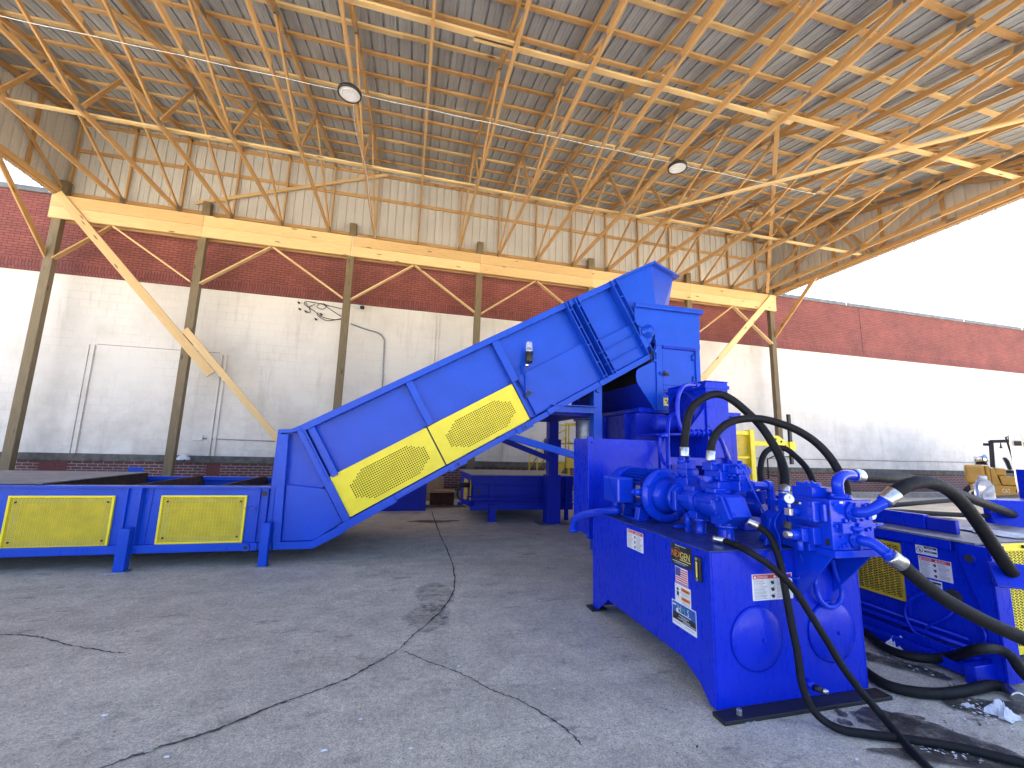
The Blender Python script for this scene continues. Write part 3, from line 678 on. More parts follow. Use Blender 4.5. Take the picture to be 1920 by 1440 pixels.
    slab('top_chord', [V(-1.53, 0, 1.605), V(-1.385, 0, 1.615), I(-0.006, 0), I(-0.006, -0.06), V(-1.38, 0, 1.57), V(-1.53, 0, 1.56)], 5.765, 5.888)
    slab('corner_post', [V(-1.46, 0, 0.2), V(-1.375, 0, 0.2), V(-1.415, 0, 1.55), V(-1.525, 0, 1.55)], 5.775, 5.888)
    slab('corner_post', [V(-1.56, 0, 0.263), V(-1.465, 0, 0.263), V(-1.53, 0, 1.60), V(-1.545, 0, 1.60)], 5.80, 5.86)
    slab('lower_plate', [V(-1.374, 0, 0.262), V(-1.01, 0, 0.262), I(-0.07, -1.32), I(-0.07, -0.86), V(-1.39, 0, 0.93)], 5.826, 5.888, 0.002)
    slab('corner_rail', [V(-1.45, 0, 0.172), V(-1.01, 0, 0.172), V(-0.66, 0, 0.355), I(-0.0, -1.35), V(-1.03, 0, 0.258), V(-1.45, 0, 0.258)], 5.765, 5.888)
    sn('stiffener', -0.055, 0.04, -1.335, -0.02, 5.77, 5.888); sn('stiffener', 0.005, 0.018, -0.80, -0.02, 5.755, 5.79)
    sn('stiffener', 0.065, 0.15, -0.77, -0.086, 5.775, 5.888)
    sn('stiffener', 1.405, 1.50, -0.735, -0.086, 5.775, 5.888)
    sn('stiffener', 2.755, 2.865, -0.735, -0.086, 5.775, 5.888); sn('stiffener', 2.745, 2.80, -1.31, -0.736, 5.80, 5.888)
    for s0 in (4.07, 4.235):
        sn('joint_flange', s0, s0+0.013, -1.33, 0.003, 5.715, 5.888); sn('joint_flange', s0+0.055, s0+0.068, -1.33, 0.003, 5.715, 5.888)
        for n in (-0.15, -0.45, -0.75, -1.05, -1.28):
            q = MB(B); q.cyl(I(s0-0.01, n, 5.735), I(s0+0.08, n, 5.735), 0.014, n=6); q.build('bolt', parent=root)
    sn('joint_flange', 4.95, 4.963, -1.31, 0.003, 5.715, 5.888); sn('joint_flange', 5.045, 5.058, -1.31, 0.003, 5.715, 5.888)
    sn('joint_web', 4.964, 5.044, -1.31, -0.01, 5.80, 5.888, 0)
    for n in (-0.3, -0.75, -1.2):
        q = MB(B); q.cyl(I(4.94, n, 5.735), I(5.07, n, 5.735), 0.014, n=6); q.build('bolt', parent=root)
    sn('lower_plate', 2.868, 4.068, -1.31, -0.685, 5.829, 5.888, 0.002)
    sn('lower_plate', 4.305, 4.948, -1.31, -0.76, 5.822, 5.888, 0.002)
    sn('panel_ledge', 0.16, 1.40, -0.79, -0.755, 5.80, 5.888); sn('panel_ledge', 1.51, 2.75, -0.79, -0.755, 5.80, 5.888)
    sn('bottom_rail', -0.13, 0.62, -1.435, -1.335, 5.76, 5.888); sn('bottom_rail', 0.622, 3.02, -1.41, -1.335, 5.765, 5.888)
    sn('bottom_rail', 3.03, 3.98, -1.40, -1.315, 5.765, 5.888); sn('bottom_rail', 3.98, 5.07, -1.40, -1.315, 5.75, 5.888)
    for s0, n0 in ((1.53, -1.385), (2.60, -1.375)):
        sn('pivot_lug', s0-0.13, s0+0.13, -1.43, -1.335, 5.735, 5.758)
        q = MB(B); q.lathe(I(s0, n0, 5.735), (0, -1, 0), [(0, 0.042), (0.025, 0.038)], 18); q.use(M['black']); q.lathe(I(s0, n0, 5.709), (0, -1, 0), [(0, 0.019), (0.003, 0.019)], 12); q.build('pivot_eye', parent=root)
    for n in (-0.93, -1.13):
        q = MB(B); q.tube([I(4.18, n-0.01, 5.74), I(4.97, n, 5.735)], 0.009, 8); q.build('grease_line', parent=root)
    # guards
    u, v = Vector((c, 0, s_)), Vector((-s_, 0, c))
    for s0, s1 in ((0.045, 1.375), (1.405, 2.735)):
        g = MB(M['yellow']); o = I(s0, -1.315, 5.795); W_ = s1-s0
        perforated(g, o, u, v, W_, 0.565, 0.155, W_-0.13, 0.055, 0.475, 0.0275, 0.0098, 0.125)
        for a0, a1, b0, b1 in ((0, W_, -0.004, 0), (0, W_, 0.565, 0.569), (-0.004, 0, 0, 0.565), (W_, W_+0.004, 0, 0.565)):
            P = [o+u*x+v*y for x, y in ((a0, b0), (a1, b0), (a1, b1), (a0, b1))]; g.prism(P, (0, 0.03, 0))
        gd = g.build('guard', parent=root, recalc=False)
        q = MB(M['perf_back']); P = [o+u*x+v*y+Vector((0, 0.03, 0)) for x, y in ((0.01, 0.01), (W_-0.01, 0.01), (W_-0.01, 0.555), (0.01, 0.555))]; q.poly(P); q.build('backing', parent=gd)
        q = MB(M['black']); P0 = I(s1+0.015, -1.315, 5.80); q.prism([P0+u*x+v*y for x, y in ((-0.009, 0), (0.009, 0), (0.009, 0.57), (-0.009, 0.57))], (0, 0.02, 0)); q.build('gap_strip', parent=gd)
        for x, y in ((W_-0.01, 0.58), (0.02, 0.58)):
            q = MB(M['black']); q.bolt(o+u*x+v*y+Vector((0, -0.005, 0)), (0, -1, 0), 0.016, 0.014); q.build('clip', parent=gd)
    # head shaft bearing
    q = MB(B); hb = I(5.13, -0.985, 5.72)
    q.lathe(hb, (0, -1, 0), [(0, 0.115), (0.02, 0.11), (0.022, 0.085), (0.05, 0.08), (0.06, 0.045), (0.075, 0.04)], 24); q.build('shaft_bearing', parent=root)
    slab('bearing_plate', [hb+V(-0.17, 0, 0.16), hb+V(0.03, 0, 0.15), hb+V(0.13, 0, 0.02), hb+V(0.06, 0, -0.16), hb+V(-0.02, 0, -0.28), hb+V(-0.12, 0, -0.15)], 5.722, 5.75)
    # discharge hood
    h = MB(B); a, e_, f_, g_ = V(3.79, 5.80, 4.53), V(4.70, 6.5, 4.70), V(4.45, 6.5, 3.5), V(3.88, 5.80, 3.5)
    st = I(5.06, -0.01, 5.80); sb = I(5.06, -0.9, 5.80)
    h.prism([st, a, g_, sb], (0, 0.012, 0)); h.prism([a, e_, f_, g_], (-0.006, 0.012, 0)); h.prism([e_, V(4.70, 7.3, 4.70), V(4.45, 7.3, 3.5), f_], (-0.012, 0, 0))
    h.prism([V(4.70, 7.3, 4.70), V(3.79, 8.0, 4.53), V(3.88, 8.0, 3.5), V(4.45, 7.3, 3.5)], (-0.006, -0.012, 0)); h.prism([V(st.x, 8.0, st.z), V(3.79, 8.0, 4.53), V(3.88, 8.0, 3.5), V(sb.x, 8.0, sb.z)], (0, -0.012, 0))
    hood = h.build('discharge_hood', parent=root)
    h = MB(B); h.bar(st+V(0.0, -0.035, 0.0), a+V(0.03, -0.035, 0.035), 0.09, 0.035, (0, 1, 0)); h.bar(a+V(0.0, -0.03, 0.02), e_+V(0.05, -0.04, 0.02), 0.10, 0.035, (0.6, -0.8, 0)); h.bar(e_+V(0.03, -0.03, 0.02), V(4.73, 7.3, 4.72), 0.10, 0.03, (1, 0, 0)); h.build('lip', parent=hood)
    # supports
    q = MB(B); q.box(2.775, 2.915, 5.87, 6.01, 0.0, 2.48); q.lathe((2.84, 5.868, 2.38), (0, -1, 0), [(0, 0.045), (0.03, 0.04)], 16); q.build('support_post', parent=root, bevel=0.005)
    q = MB(M['blue_dull']); q.box(2.83, 3.03, 8.05, 8.25, 0.012, 2.25); q.box(2.79, 3.07, 8.01, 8.29, 0.012, 0.95); q.box(2.79, 3.07, 8.01, 8.29, 1.35, 1.66); q.build('support_post', parent=root, bevel=0.008)
    q = MB(M['galv']); q.box(2.62, 3.24, 7.92, 8.36, 0.0, 0.012); q.build('base_plate', parent=root)
    q = MB(B); q.bar((2.10, 5.86, 2.045), (2.775, 5.86, 2.055), 0.085, 0.10); q.bar((2.06, 5.85, 2.10), (2.76, 5.80, 2.105), 0.012, 0.2); q.build('motor_bracket', parent=root)
    q = MB(B); q.bar((1.42, 5.9, 1.63), (2.78, 5.9, 1.30), 0.10, 0.07); q.build('diagonal_strut', parent=root, bevel=0.004)
    q = MB(M['blue_dull']); a2, c2 = at(930, 820, 8.06), at(1030, 860, 8.06); q.bar(a2, c2, 0.10, 0.07); q.build('diagonal_strut', parent=root, bevel=0.004)
    q = MB(M['blue_dull']); q.box(2.0, 2.8, 6.1, 7.8, 1.98, 2.04); q.build('motor_shelf', parent=root)
    q = MB(M['galv']); cx, cy = 2.73, 6.12; q.lathe((cx, cy, 1.50), (0, 0, 1), [(0, 0.10), (0.1, 0.115), (0.28, 0.12), (0.42, 0.12)], 20); q.use(M['rust']); q.lathe((cx, cy, 1.32), (0, 0, 1), [(0, 0.05), (0.18, 0.07)], 14); q.build('drive_motor', parent=root)
    # conduit on the side panel under the beacon
    q = MB(B); q.tube(smooth_path([I(3.02, -0.56, 5.84), I(2.99, -0.72, 5.80), I(2.93, -0.85, 5.79), I(2.86, -0.99, 5.82)], 6), 0.014, 8); q.tube(smooth_path([I(2.96, -0.56, 5.80), I(2.90, -0.68, 5.76), I(2.87, -0.8, 5.77), I(2.90, -0.92, 5.82)], 6), 0.012, 8)
    q.build('cable', parent=root)
    q = MB(M['black']); q.prism([I(2.83, -1.02, 5.80), I(2.96, -1.0, 5.80), I(2.93, -0.95, 5.80), I(2.88, -0.94, 5.80)], (0, 0.028, 0)); q.build('cable_hole', parent=root)
    # beacon
    p = I(3.155, -0.50, 5.77)
    t = thing('beacon_light', 'clear dome beacon on a black base fixed to the blue conveyor side', 'beacon', tuple(p))
    z = p.z-0.10
    q = MB(M['black']); q.lathe((p.x, 5.75, z), (0, 0, 1), [(0, 0.045), (0.03, 0.055), (0.14, 0.055), (0.145, 0.062), (0.165, 0.062)], 20); q.build('base', parent=t)
    q = MB(M['clear']); q.lathe((p.x, 5.75, z+0.165), (0, 0, 1), [(0, 0.05), (0.13, 0.048), (0.15, 0.04)], 20); q.build('dome', parent=t)
    q = MB(M['chrome']); q.cyl((p.x, 5.75, z+0.166), (p.x, 5.75, z+0.24), 0.022, 0.012); q.build('bulb', parent=t)
    q = MB(M['chrome']); q.lathe((p.x-0.03, 5.75, z-0.06), (0, 0, 1), [(0, 0.03), (0.05, 0.032)], 14); q.build('mount', parent=t)
conveyor()

# ------------------------------------------------------------------ stickers
def sticker_danger(parent, o, u, v, w, h, title=('DANGER', 'PELIGRO'), name='danger_sticker'):
    """white bilingual danger sticker; o is the lower left corner"""
    o, u, v = Vector(o), Vector(u).normalized(), Vector(v).normalized(); n = u.cross(v)
    b = MB(M['white']); P = lambda x, y, k=0: o+u*(x*w)+v*(y*h)+n*(0.0012*k)
    b.prism([P(0, 0), P(1, 0), P(1, 1), P(0, 1)], n*0.001)
    def rect(x0, x1, y0, y1, mat, k=1): b.use(M[mat]); b.poly([P(x0, y0, k), P(x1, y0, k), P(x1, y1, k), P(x0, y1, k)])
    rect(0.02, 0.98, 0.815, 0.975, 'red', 1.2)
    b.use(M['white']); s = h*0.135
    b.text(title[0], P(0.125, 0.848, 1.6), u, v, s, xs=0.95*min(1, w*0.34/(s*0.72*len(title[0])))); b.text(title[1], P(0.615, 0.848, 1.6), u, v, s, xs=0.95*min(1, w*0.34/(s*0.72*len(title[1]))))
    for x in (0.03, 0.52): b.poly([P(x, 0.85, 1.7), P(x+0.085, 0.85, 1.7), P(x+0.042, 0.95, 1.7)])
    random.seed(int(w*1000)+len(name))
    for x0, x1 in ((0.04, 0.40), (0.60, 0.96)):
        y = 0.78
        while y > 0.06:
            rect(x0, x0+(x1-x0)*random.uniform(0.6, 1), y-0.013, y, random.choice(('grey_ink', 'ink')), 1.2); y -= 0.042
    rect(0.425, 0.428, 0.04, 0.80, 'grey_ink', 1.2); rect(0.572, 0.575, 0.04, 0.80, 'grey_ink', 1.2)
    for yc in (0.68, 0.42, 0.16):                                   # small pictograms: a hand, a worker, a rotating part
        b.use(M['ink'])
        b.poly([P(0.46+0.03*math.cos(a)*1.0+0.02, yc+0.05*math.sin(a), 1.3) for a in [math.pi*2*k/10 for k in range(10)]])
        b.poly([P(0.47, yc-0.09, 1.3), P(0.53, yc-0.09, 1.3), P(0.55, yc+0.0, 1.3), P(0.50, yc+0.03, 1.3)])
        b.poly([P(0.50, yc, 1.4), P(0.555, yc+0.07, 1.4), P(0.548, yc+0.085, 1.4), P(0.49, yc+0.02, 1.4)])
    return b.build(name, parent=parent, recalc=False)

# ------------------------------------------------------------------ baler
def baler():
    root = thing('two_ram_baler', 'massive blue baler with a tall feed hopper and yellow mesh guards', 'baler', (4.4, 6.0, 0))
    B, BD = M['blue'], M['blue_dull']
    # charge chamber under the hopper
    b = MB(B); b.box(3.5, 5.3, 5.80, 8.3, 0.05, 2.06); ch = b.build('charge_chamber', parent=root, bevel=0.008)
    b = MB(B); b.box(3.47, 5.34, 5.73, 8.36, 2.062, 2.13); b.build('top_flange', parent=ch, bevel=0.006)
    for x in (3.5, 4.0, 4.9):
        b = MB(B); b.box(x+0.005, x+0.06, 5.72, 5.80, 0.06, 2.06); b.build('rib', parent=ch, bevel=0.004)
    for y in (6.1, 6.9, 7.7):
        b = MB(B); b.box(3.43, 3.50, y, y+0.05, 0.06, 2.06); b.build('rib', parent=ch, bevel=0.004)
    BL = M['blue_sky_lit']
    # hopper: front plate cut out round the conveyor head
    yf = 5.70
    pts = [(3.40, 3.735), (3.405, 3.52), (3.44, 3.44), (3.53, 3.41), (3.60, 3.435), (3.68, 3.44), (3.735, 3.38), (3.76, 3.28), (3.75, 3.12), (3.72, 3.02), (3.74, 2.93),
           (3.70, 2.86), (3.46, 2.735), (3.42, 2.70), (3.405, 2.62), (3.42, 2.53), (3.46, 2.45), (3.735, 2.09), (4.53, 2.09), (4.57, 3.0), (4.60, 3.735)]
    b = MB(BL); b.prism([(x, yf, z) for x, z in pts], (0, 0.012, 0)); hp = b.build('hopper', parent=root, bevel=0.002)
    b = MB(M['interior']); b.box(3.70, 3.72, yf+0.03, 8.2, 2.14, 3.05); b.build('throat_shade_sheet', parent=hp)  # added dark sheet, its colour paints the shade of the open throat
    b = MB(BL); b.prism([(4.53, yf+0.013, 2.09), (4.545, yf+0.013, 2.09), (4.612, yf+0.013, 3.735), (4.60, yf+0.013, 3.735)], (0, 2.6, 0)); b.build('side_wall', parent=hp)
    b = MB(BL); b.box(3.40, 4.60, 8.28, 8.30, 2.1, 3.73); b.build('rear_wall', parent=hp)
    b = MB(BD); b.prism([(3.44, yf+0.02, 2.50), (3.45, yf+0.02, 2.50), (3.75, yf+0.02, 2.10), (3.735, yf+0.02, 2.10)], (0, 2.5, 0)); b.build('throat_plate', parent=hp)
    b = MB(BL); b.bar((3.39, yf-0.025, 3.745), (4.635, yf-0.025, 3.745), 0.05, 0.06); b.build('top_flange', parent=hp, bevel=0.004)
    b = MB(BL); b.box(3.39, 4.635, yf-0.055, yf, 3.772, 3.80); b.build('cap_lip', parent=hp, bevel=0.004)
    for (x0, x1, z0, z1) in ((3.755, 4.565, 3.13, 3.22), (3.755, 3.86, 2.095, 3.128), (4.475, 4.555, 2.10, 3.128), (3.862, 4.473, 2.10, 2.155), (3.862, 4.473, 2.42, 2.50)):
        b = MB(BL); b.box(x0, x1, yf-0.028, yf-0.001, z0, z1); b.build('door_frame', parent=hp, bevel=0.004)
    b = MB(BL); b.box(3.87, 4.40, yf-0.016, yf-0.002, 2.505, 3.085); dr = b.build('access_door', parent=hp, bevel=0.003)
    b = MB(BD); b.box(3.87, 4.47, yf-0.045, yf-0.018, 3.088, 3.125); b.build('door_header', parent=hp, bevel=0.003)
    b = MB(BL); b.box(3.80, 3.90, yf-0.06, yf-0.03, 2.66, 2.70); b.use(M['rust']); b.cyl((3.84, yf-0.075, 2.68), (3.93, yf-0.075, 2.66), 0.022); b.cyl((3.87, yf-0.06, 2.64), (3.87, yf-0.06, 2.72), 0.014); b.build('latch', parent=dr)
    for z in (2.62, 2.98):
        b = MB(BL); b.cyl((4.42, yf-0.03, z-0.05), (4.42, yf-0.03, z+0.05), 0.018); b.build('hinge', parent=dr)
    b = MB(BL); b.box(3.70, 3.755, yf-0.045, yf-0.029, 2.86, 2.89); b.bar((3.72, yf-0.04, 3.0), (3.755, yf-0.03, 3.06), 0.03, 0.02); b.build('stop_lug', parent=hp)
    b = MB(BL); b.prism([(3.72, yf-0.012, 2.09), (3.77, yf-0.012, 2.09), (3.50, yf-0.012, 2.46), (3.45, yf-0.012, 2.46)], (0, 0.011, 0)); b.build('wing_edge', parent=hp)
    b = MB(M['black']); b.box(3.88, 4.10, yf-0.006, yf, 2.375, 2.395); b.build('vent_slot', parent=hp)
    b = MB(M['gold']); b.box(3.875, 4.02, yf-0.004, yf-0.001, 2.175, 2.30); b.use(M['ink'])
    cxx, czz = 3.947, 2.245
    for k in range(3):
        a = k*2.1+0.4; b.poly([(cxx+0.012*math.cos(a-1), yf-0.0052, czz+0.012*math.sin(a-1)), (cxx+0.05*math.cos(a-0.35), yf-0.0052, czz+0.04*math.sin(a-0.35)), (cxx+0.05*math.cos(a+0.35), yf-0.0052, czz+0.04*math.sin(a+0.35)), (cxx+0.012*math.cos(a+1), yf-0.0052, czz+0.012*math.sin(a+1))])
    b.build('warning_sticker', parent=hp, recalc=False)
    b = MB(BL); b.prism([(3.95, 5.9, 3.80), (4.15, 5.9, 3.86), (4.35, 5.9, 3.80)], (0, 1.0, 0)); b.build('cover_plate', parent=hp)
    # ejector housing low behind the conveyor
    e0, e1, ey = 1.37, 3.5, 8.45
    b = MB(BD); b.box(e0, e1, ey, 10.2, 0.22, 0.90); ej = b.build('ejector_housing', parent=root, bevel=0.006)
    b = MB(M['galv']); b.box(e0-0.05, e1, ey-0.05, 10.25, 0.902, 0.918); b.build('top_plate', parent=ej)
    b = MB(BD); b.box(e0-0.04, e1, ey-0.045, ey-0.001, 0.72, 0.90); b.box(e0-0.04, e1, ey-0.03, ey-0.001, 0.22, 0.36); b.build('rail', parent=ej, bevel=0.004)
    b = MB(BD); b.box(1.70, 1.78, ey-0.06, ey-0.031, 0.36, 0.72); b.build('rib', parent=ej, bevel=0.004)
    b = MB(BD); b.box(1.70, 1.84, ey-0.10, ey+0.04, 0.012, 0.34); b.build('leg', parent=ej, bevel=0.004)
    b = MB(M['galv']); b.box(1.67, 1.87, ey-0.13, ey+0.06, 0.0, 0.012); b.build('foot_plate', parent=ej)
    for z in (0.49, 0.405):
        b = MB(BD); b.tube([(1.25, ey-0.06, z), (3.0, ey-0.06, z), (3.3, ey-0.08, z-0.03), (3.6, ey-0.14, z-0.08)], 0.014, 8); b.build('hydraulic_line', parent=ej)
    b = MB(M['black']); b.lathe((1.50, ey-0.002, 0.58), (0, -1, 0), [(0, 0.04), (0.003, 0.04)], 16); b.build('port', parent=ej)
    for x, z, w in ((1.28, 0.56, 0.035), (1.33, 0.56, 0.03)):
        b = MB(M['yellow_old']); b.box(x-0.01, x+0.006, ey+0.1 if w > 0.032 else ey-0.02, (ey+0.55) if w > 0.032 else ey+0.08, 0.36, 0.80); b.build('end_guard', parent=ej)
    b = MB(M['black']); b.tube(smooth_path([(1.30, ey+0.1, 0.72), (1.12, ey+0.05, 0.66), (1.08, ey+0.05, 0.5), (1.2, ey, 0.38), (1.3, ey, 0.36)], 6), 0.02, 8); b.cyl((1.1, ey+0.1, 0.70), (1.34, ey+0.1, 0.70), 0.05); b.build('cylinder_fitting', parent=ej)
    b = MB(BD); b.cyl((1.15, ey, 0.40), (1.4, ey, 0.33), 0.05, 0.04); b.cyl((1.1, ey+0.1, 0.33), (1.4, ey+0.1, 0.42), 0.04); b.build('cylinder_fitting', parent=ej)
    for x in (3.05, 3.3):
        b = MB(BD); b.box(x, x+0.07, ey-0.10, ey-0.032, 0.02, 0.9); b.build('rib', parent=ej)
    # main ram housing, running towards the viewer
    X0, X1, Yn, Yf = 3.95, 5.35, 2.17, 5.78
    b = MB(B); b.box(X0+0.012, X1, Yn+0.02, Yf, 0.12, 0.862); rm = b.build('ram_housing', parent=root, bevel=0.004)
    b = MB(M['galv']); b.prism([(X0-0.03, Yn-0.01, 0.868), (X1, Yn-0.01, 0.868), (X1, Yf, 0.868), (X0-0.03, Yf, 0.868)], (0, 0, 0.014)); b.build('top_plate', parent=rm)
    b = MB(B); b.box(X0-0.03, X0-0.001, 2.30, Yf, 0.80, 0.866); b.build('top_rail', parent=rm, bevel=0.004)
    b = MB(B); b.box(X0+0.25, X0+0.31, 2.62, Yf, 0.884, 1.00); b.use(M['black']); b.box(X0+0.315, X0+0.34, 2.45, Yf, 0.884, 0.985); b.use(M['blue_dull']); b.box(X0+0.26, X0+0.30, 2.42, 2.615, 0.884, 0.985); b.build('guide_rail', parent=rm, bevel=0.004)
    b = MB(B); b.box(X0-0.012, X0+0.011, Yn+0.09, 2.61, 0.13, 0.798); b.build('sign_panel', parent=rm, bevel=0.003)
    b = MB(B); b.prism([(X0-0.05, 2.09, 0.02), (X0-0.05, 2.145, 0.02), (X0-0.05, 2.145, 0.40), (X0-0.05, 2.245, 0.74), (X0-0.05, 2.245, 0.84), (X0-0.05, 2.22, 0.868), (X0-0.05, 2.09, 0.868)], (0.036, 0, 0))
    b.lathe((X0-0.052, 2.185, 0.775), (-1, 0, 0), [(0, 0.038), (0.012, 0.034)], 20); b.use(M['interior']); b.lathe((X0-0.0645, 2.185, 0.775), (-1, 0, 0), [(0, 0.026), (0.002, 0.026)], 16); b.build('end_gusset', parent=rm, bevel=0.004)
    b = MB(B); b.box(X0-0.013, X0+0.10, 2.105, 2.29, 0.02, 0.862); b.box(X0-0.05, X0+0.09, 2.07, 2.0885, 0.02, 0.88); b.build('end_column', parent=rm, bevel=0.004)
    b = MB(M['interior']); b.lathe((X0-0.015, 2.33, 0.47), (-1, 0, 0), [(0, 0.055), (0.004, 0.05)], 20); b.build('port', parent=rm)
    def yframe(nm, y0, y1, z0, z1):
        f = MB(M['yellow_old']); w = 0.022
        for a0, a1, b0, b1 in ((y0, y1, z0, z0+w), (y0, y1, z1-w, z1), (y0, y0+w, z0+w, z1-w), (y1-w, y1, z0+w, z1-w)): f.box(X0-0.012, X0+0.006, a0, a1, b0, b1)
        g = f.build('guard', parent=rm, bevel=0.002)
        q = MB(M['yellow_old']); expanded(q, (X0-0.004, y1-w, z0+w), (0, -1, 0), (0, 0, 1), y1-y0-2*w, z1-z0-2*w, 0.042, 0.019, 0.0028); q.build('mesh', parent=g, recalc=False)
        q = MB(M['interior']); q.box(X0+0.0065, X0+0.0115, y0+w, y1-w, z0+w, z1-w); q.build('backing', parent=g)
    yframe('guard', 2.64, 3.34, 0.33, 0.775); yframe('guard', 3.46, 4.3, 0.33, 0.775)
    for y in (2.61, 3.36, 4.34):
        b = MB(B); b.box(X0-0.02, X0+0.011, y, y+0.025, 0.13, 0.80); b.build('rib', parent=rm, bevel=0.003)
    # yellow guard on the front end
    f = MB(M['yellow']); y = 2.10; x0, x1, z0, z1 = 4.05, 4.62, 0.17, 0.885
    for a0, a1, b0, b1 in ((x0, x1, z0, z0+0.05), (x0, x1, z1-0.05, z1), (x0, x0+0.05, z0+0.05, z1-0.05), (x1-0.05, x1, z0+0.05, z1-0.05)): f.box(a0, a1, y, y+0.02, b0, b1)
    g = f.build('end_guard', parent=rm, bevel=0.003)
    q = MB(M['yellow']); expanded(q, (x0+0.05, y+0.01, z0+0.05), (1, 0, 0), (0, 0, 1), x1-x0-0.1, z1-z0-0.1, 0.040, 0.018, 0.003); q.build('mesh', parent=g, recalc=False)
    q = MB(M['interior']); q.box(x0+0.02, x1-0.02, y+0.03, y+0.05, z0+0.02, z1-0.02); q.build('backing', parent=g)
    q = MB(M['black']); q.bolt((4.28, y-0.002, 0.862), (0, -1, 0), 0.012, 0.012); q.build('bolt', parent=g)
    # skids and pipes along the foot
    for xx, z0_, z1_ in ((X0-0.20, 0.02, 0.09), (X0-0.09, 0.05, 0.13)):
        b = MB(B); b.box(xx, xx+0.07, 2.20, Yf, z0_, z1_); b.build('skid_rail', parent=rm, bevel=0.006)
    b = MB(B); b.box(X0-0.24, X0+0.02, 2.13, 2.19, 0.0, 0.12); b.build('skid_foot', parent=rm, bevel=0.006)
    b = MB(B); b.box(X0-0.10, X0-0.05, 2.40, 2.46, 0.0, 0.11); b.build('skid_foot', parent=rm, bevel=0.006)
    b = MB(B); b.tube([(X0-0.06, 2.2, 0.17), (X0-0.06, 2.6, 0.17), (X0-0.06, Yf, 0.19)], 0.018, 8); b.tube([(X0-0.05, 2.25, 0.22), (X0-0.05, Yf, 0.24)], 0.012, 8); b.build('hydraulic_line', parent=rm)
    hz = smooth_path([atx(1742, 1107, X0-0.03), atx(1706, 1125, X0-0.06), atx(1697, 1150, X0-0.07), atx(1712, 1182, X0-0.08), atx(1735, 1195, X0-0.07)], 8)
    b = MB(B); b.tube(hz, 0.011, 8); b.tube(smooth_path([atx(1725, 1190, X0-0.06), atx(1745, 1172, X0-0.06), atx(1775, 1158, X0-0.05), atx(1788, 1145, X0-0.03)], 6), 0.009, 8)
    b.tube(smooth_path([atx(1735, 1195, X0-0.07), atx(1780, 1213, X0-0.07), atx(1820, 1222, X0-0.07), atx(1845, 1205, X0-0.06), atx(1846, 1185, X0-0.05), atx(1832, 1168, X0-0.02)], 8), 0.009, 8); b.build('loop_hose', parent=rm)
    # stickers on the sign panel (seen from the -x side: text runs towards the viewer)
    u, v = (0, -1, 0), (0, 0, 1)
    sticker_danger(rm, (X0-0.0135, 2.525, 0.565), u, v, 0.205, 0.148)
    o = Vector((X0-0.0135, 2.535, 0.728)); b = MB(M['white']); P = lambda x, z, k=1: (X0-0.0135-0.0012*k, 2.535-x, 0.728+z)
    b.poly([P(0, 0), P(0.14, 0), P(0.14, 0.066), P(0, 0.066)])
    def rc(x0, x1, z0, z1, mat): b.use(M[mat]); b.poly([P(x0, z0, 2), P(x1, z0, 2), P(x1, z1, 2), P(x0, z1, 2)])
    rc(0.056, 0.136, 0.047, 0.062, 'ink'); rc(0.056, 0.136, 0.020, 0.033, 'ink')
    b.use(M['white']); b.text('DANGER', P(0.070, 0.0497, 2.6), u, v, 0.0125, xs=0.95); b.text('PELIGRO', P(0.070, 0.0222, 2.6), u, v, 0.0115, xs=0.95)
    b.use(M['ink']); ring = [(0.028+0.022*math.cos(2*math.pi*k/24), 0.033+0.022*math.sin(2*math.pi*k/24)) for k in range(24)]; rin = [(0.028+0.0185*math.cos(2*math.pi*k/24), 0.033+0.0185*math.sin(2*math.pi*k/24)) for k in range(24)]
    for k in range(24): b.poly([P(*ring[k], 2), P(*ring[(k+1) % 24], 2), P(*rin[(k+1) % 24], 2), P(*rin[k], 2)])
    b.poly([P(0.014, 0.046, 2), P(0.017, 0.049, 2), P(0.043, 0.020, 2), P(0.040, 0.017, 2)]); b.poly([P(0.024, 0.020, 2), P(0.034, 0.020, 2), P(0.032, 0.038, 2), P(0.026, 0.042, 2)])
    b.build('danger_sticker', parent=rm, recalc=False)
    b = MB(M['white']); P = lambda x, z, k=1: (X0-0.0135-0.0012*k, 2.505-x, 0.49+z)
    b.poly([P(0, 0), P(0.115, 0), P(0.115, 0.062), P(0, 0.062)]); rc(0.035, 0.11, 0.038, 0.052, 'ink')
    for z in (0.03, 0.022, 0.014): rc(0.04, 0.105, z, z+0.003, 'grey_ink')
    b.build('notice_sticker', parent=rm, recalc=False)
baler()
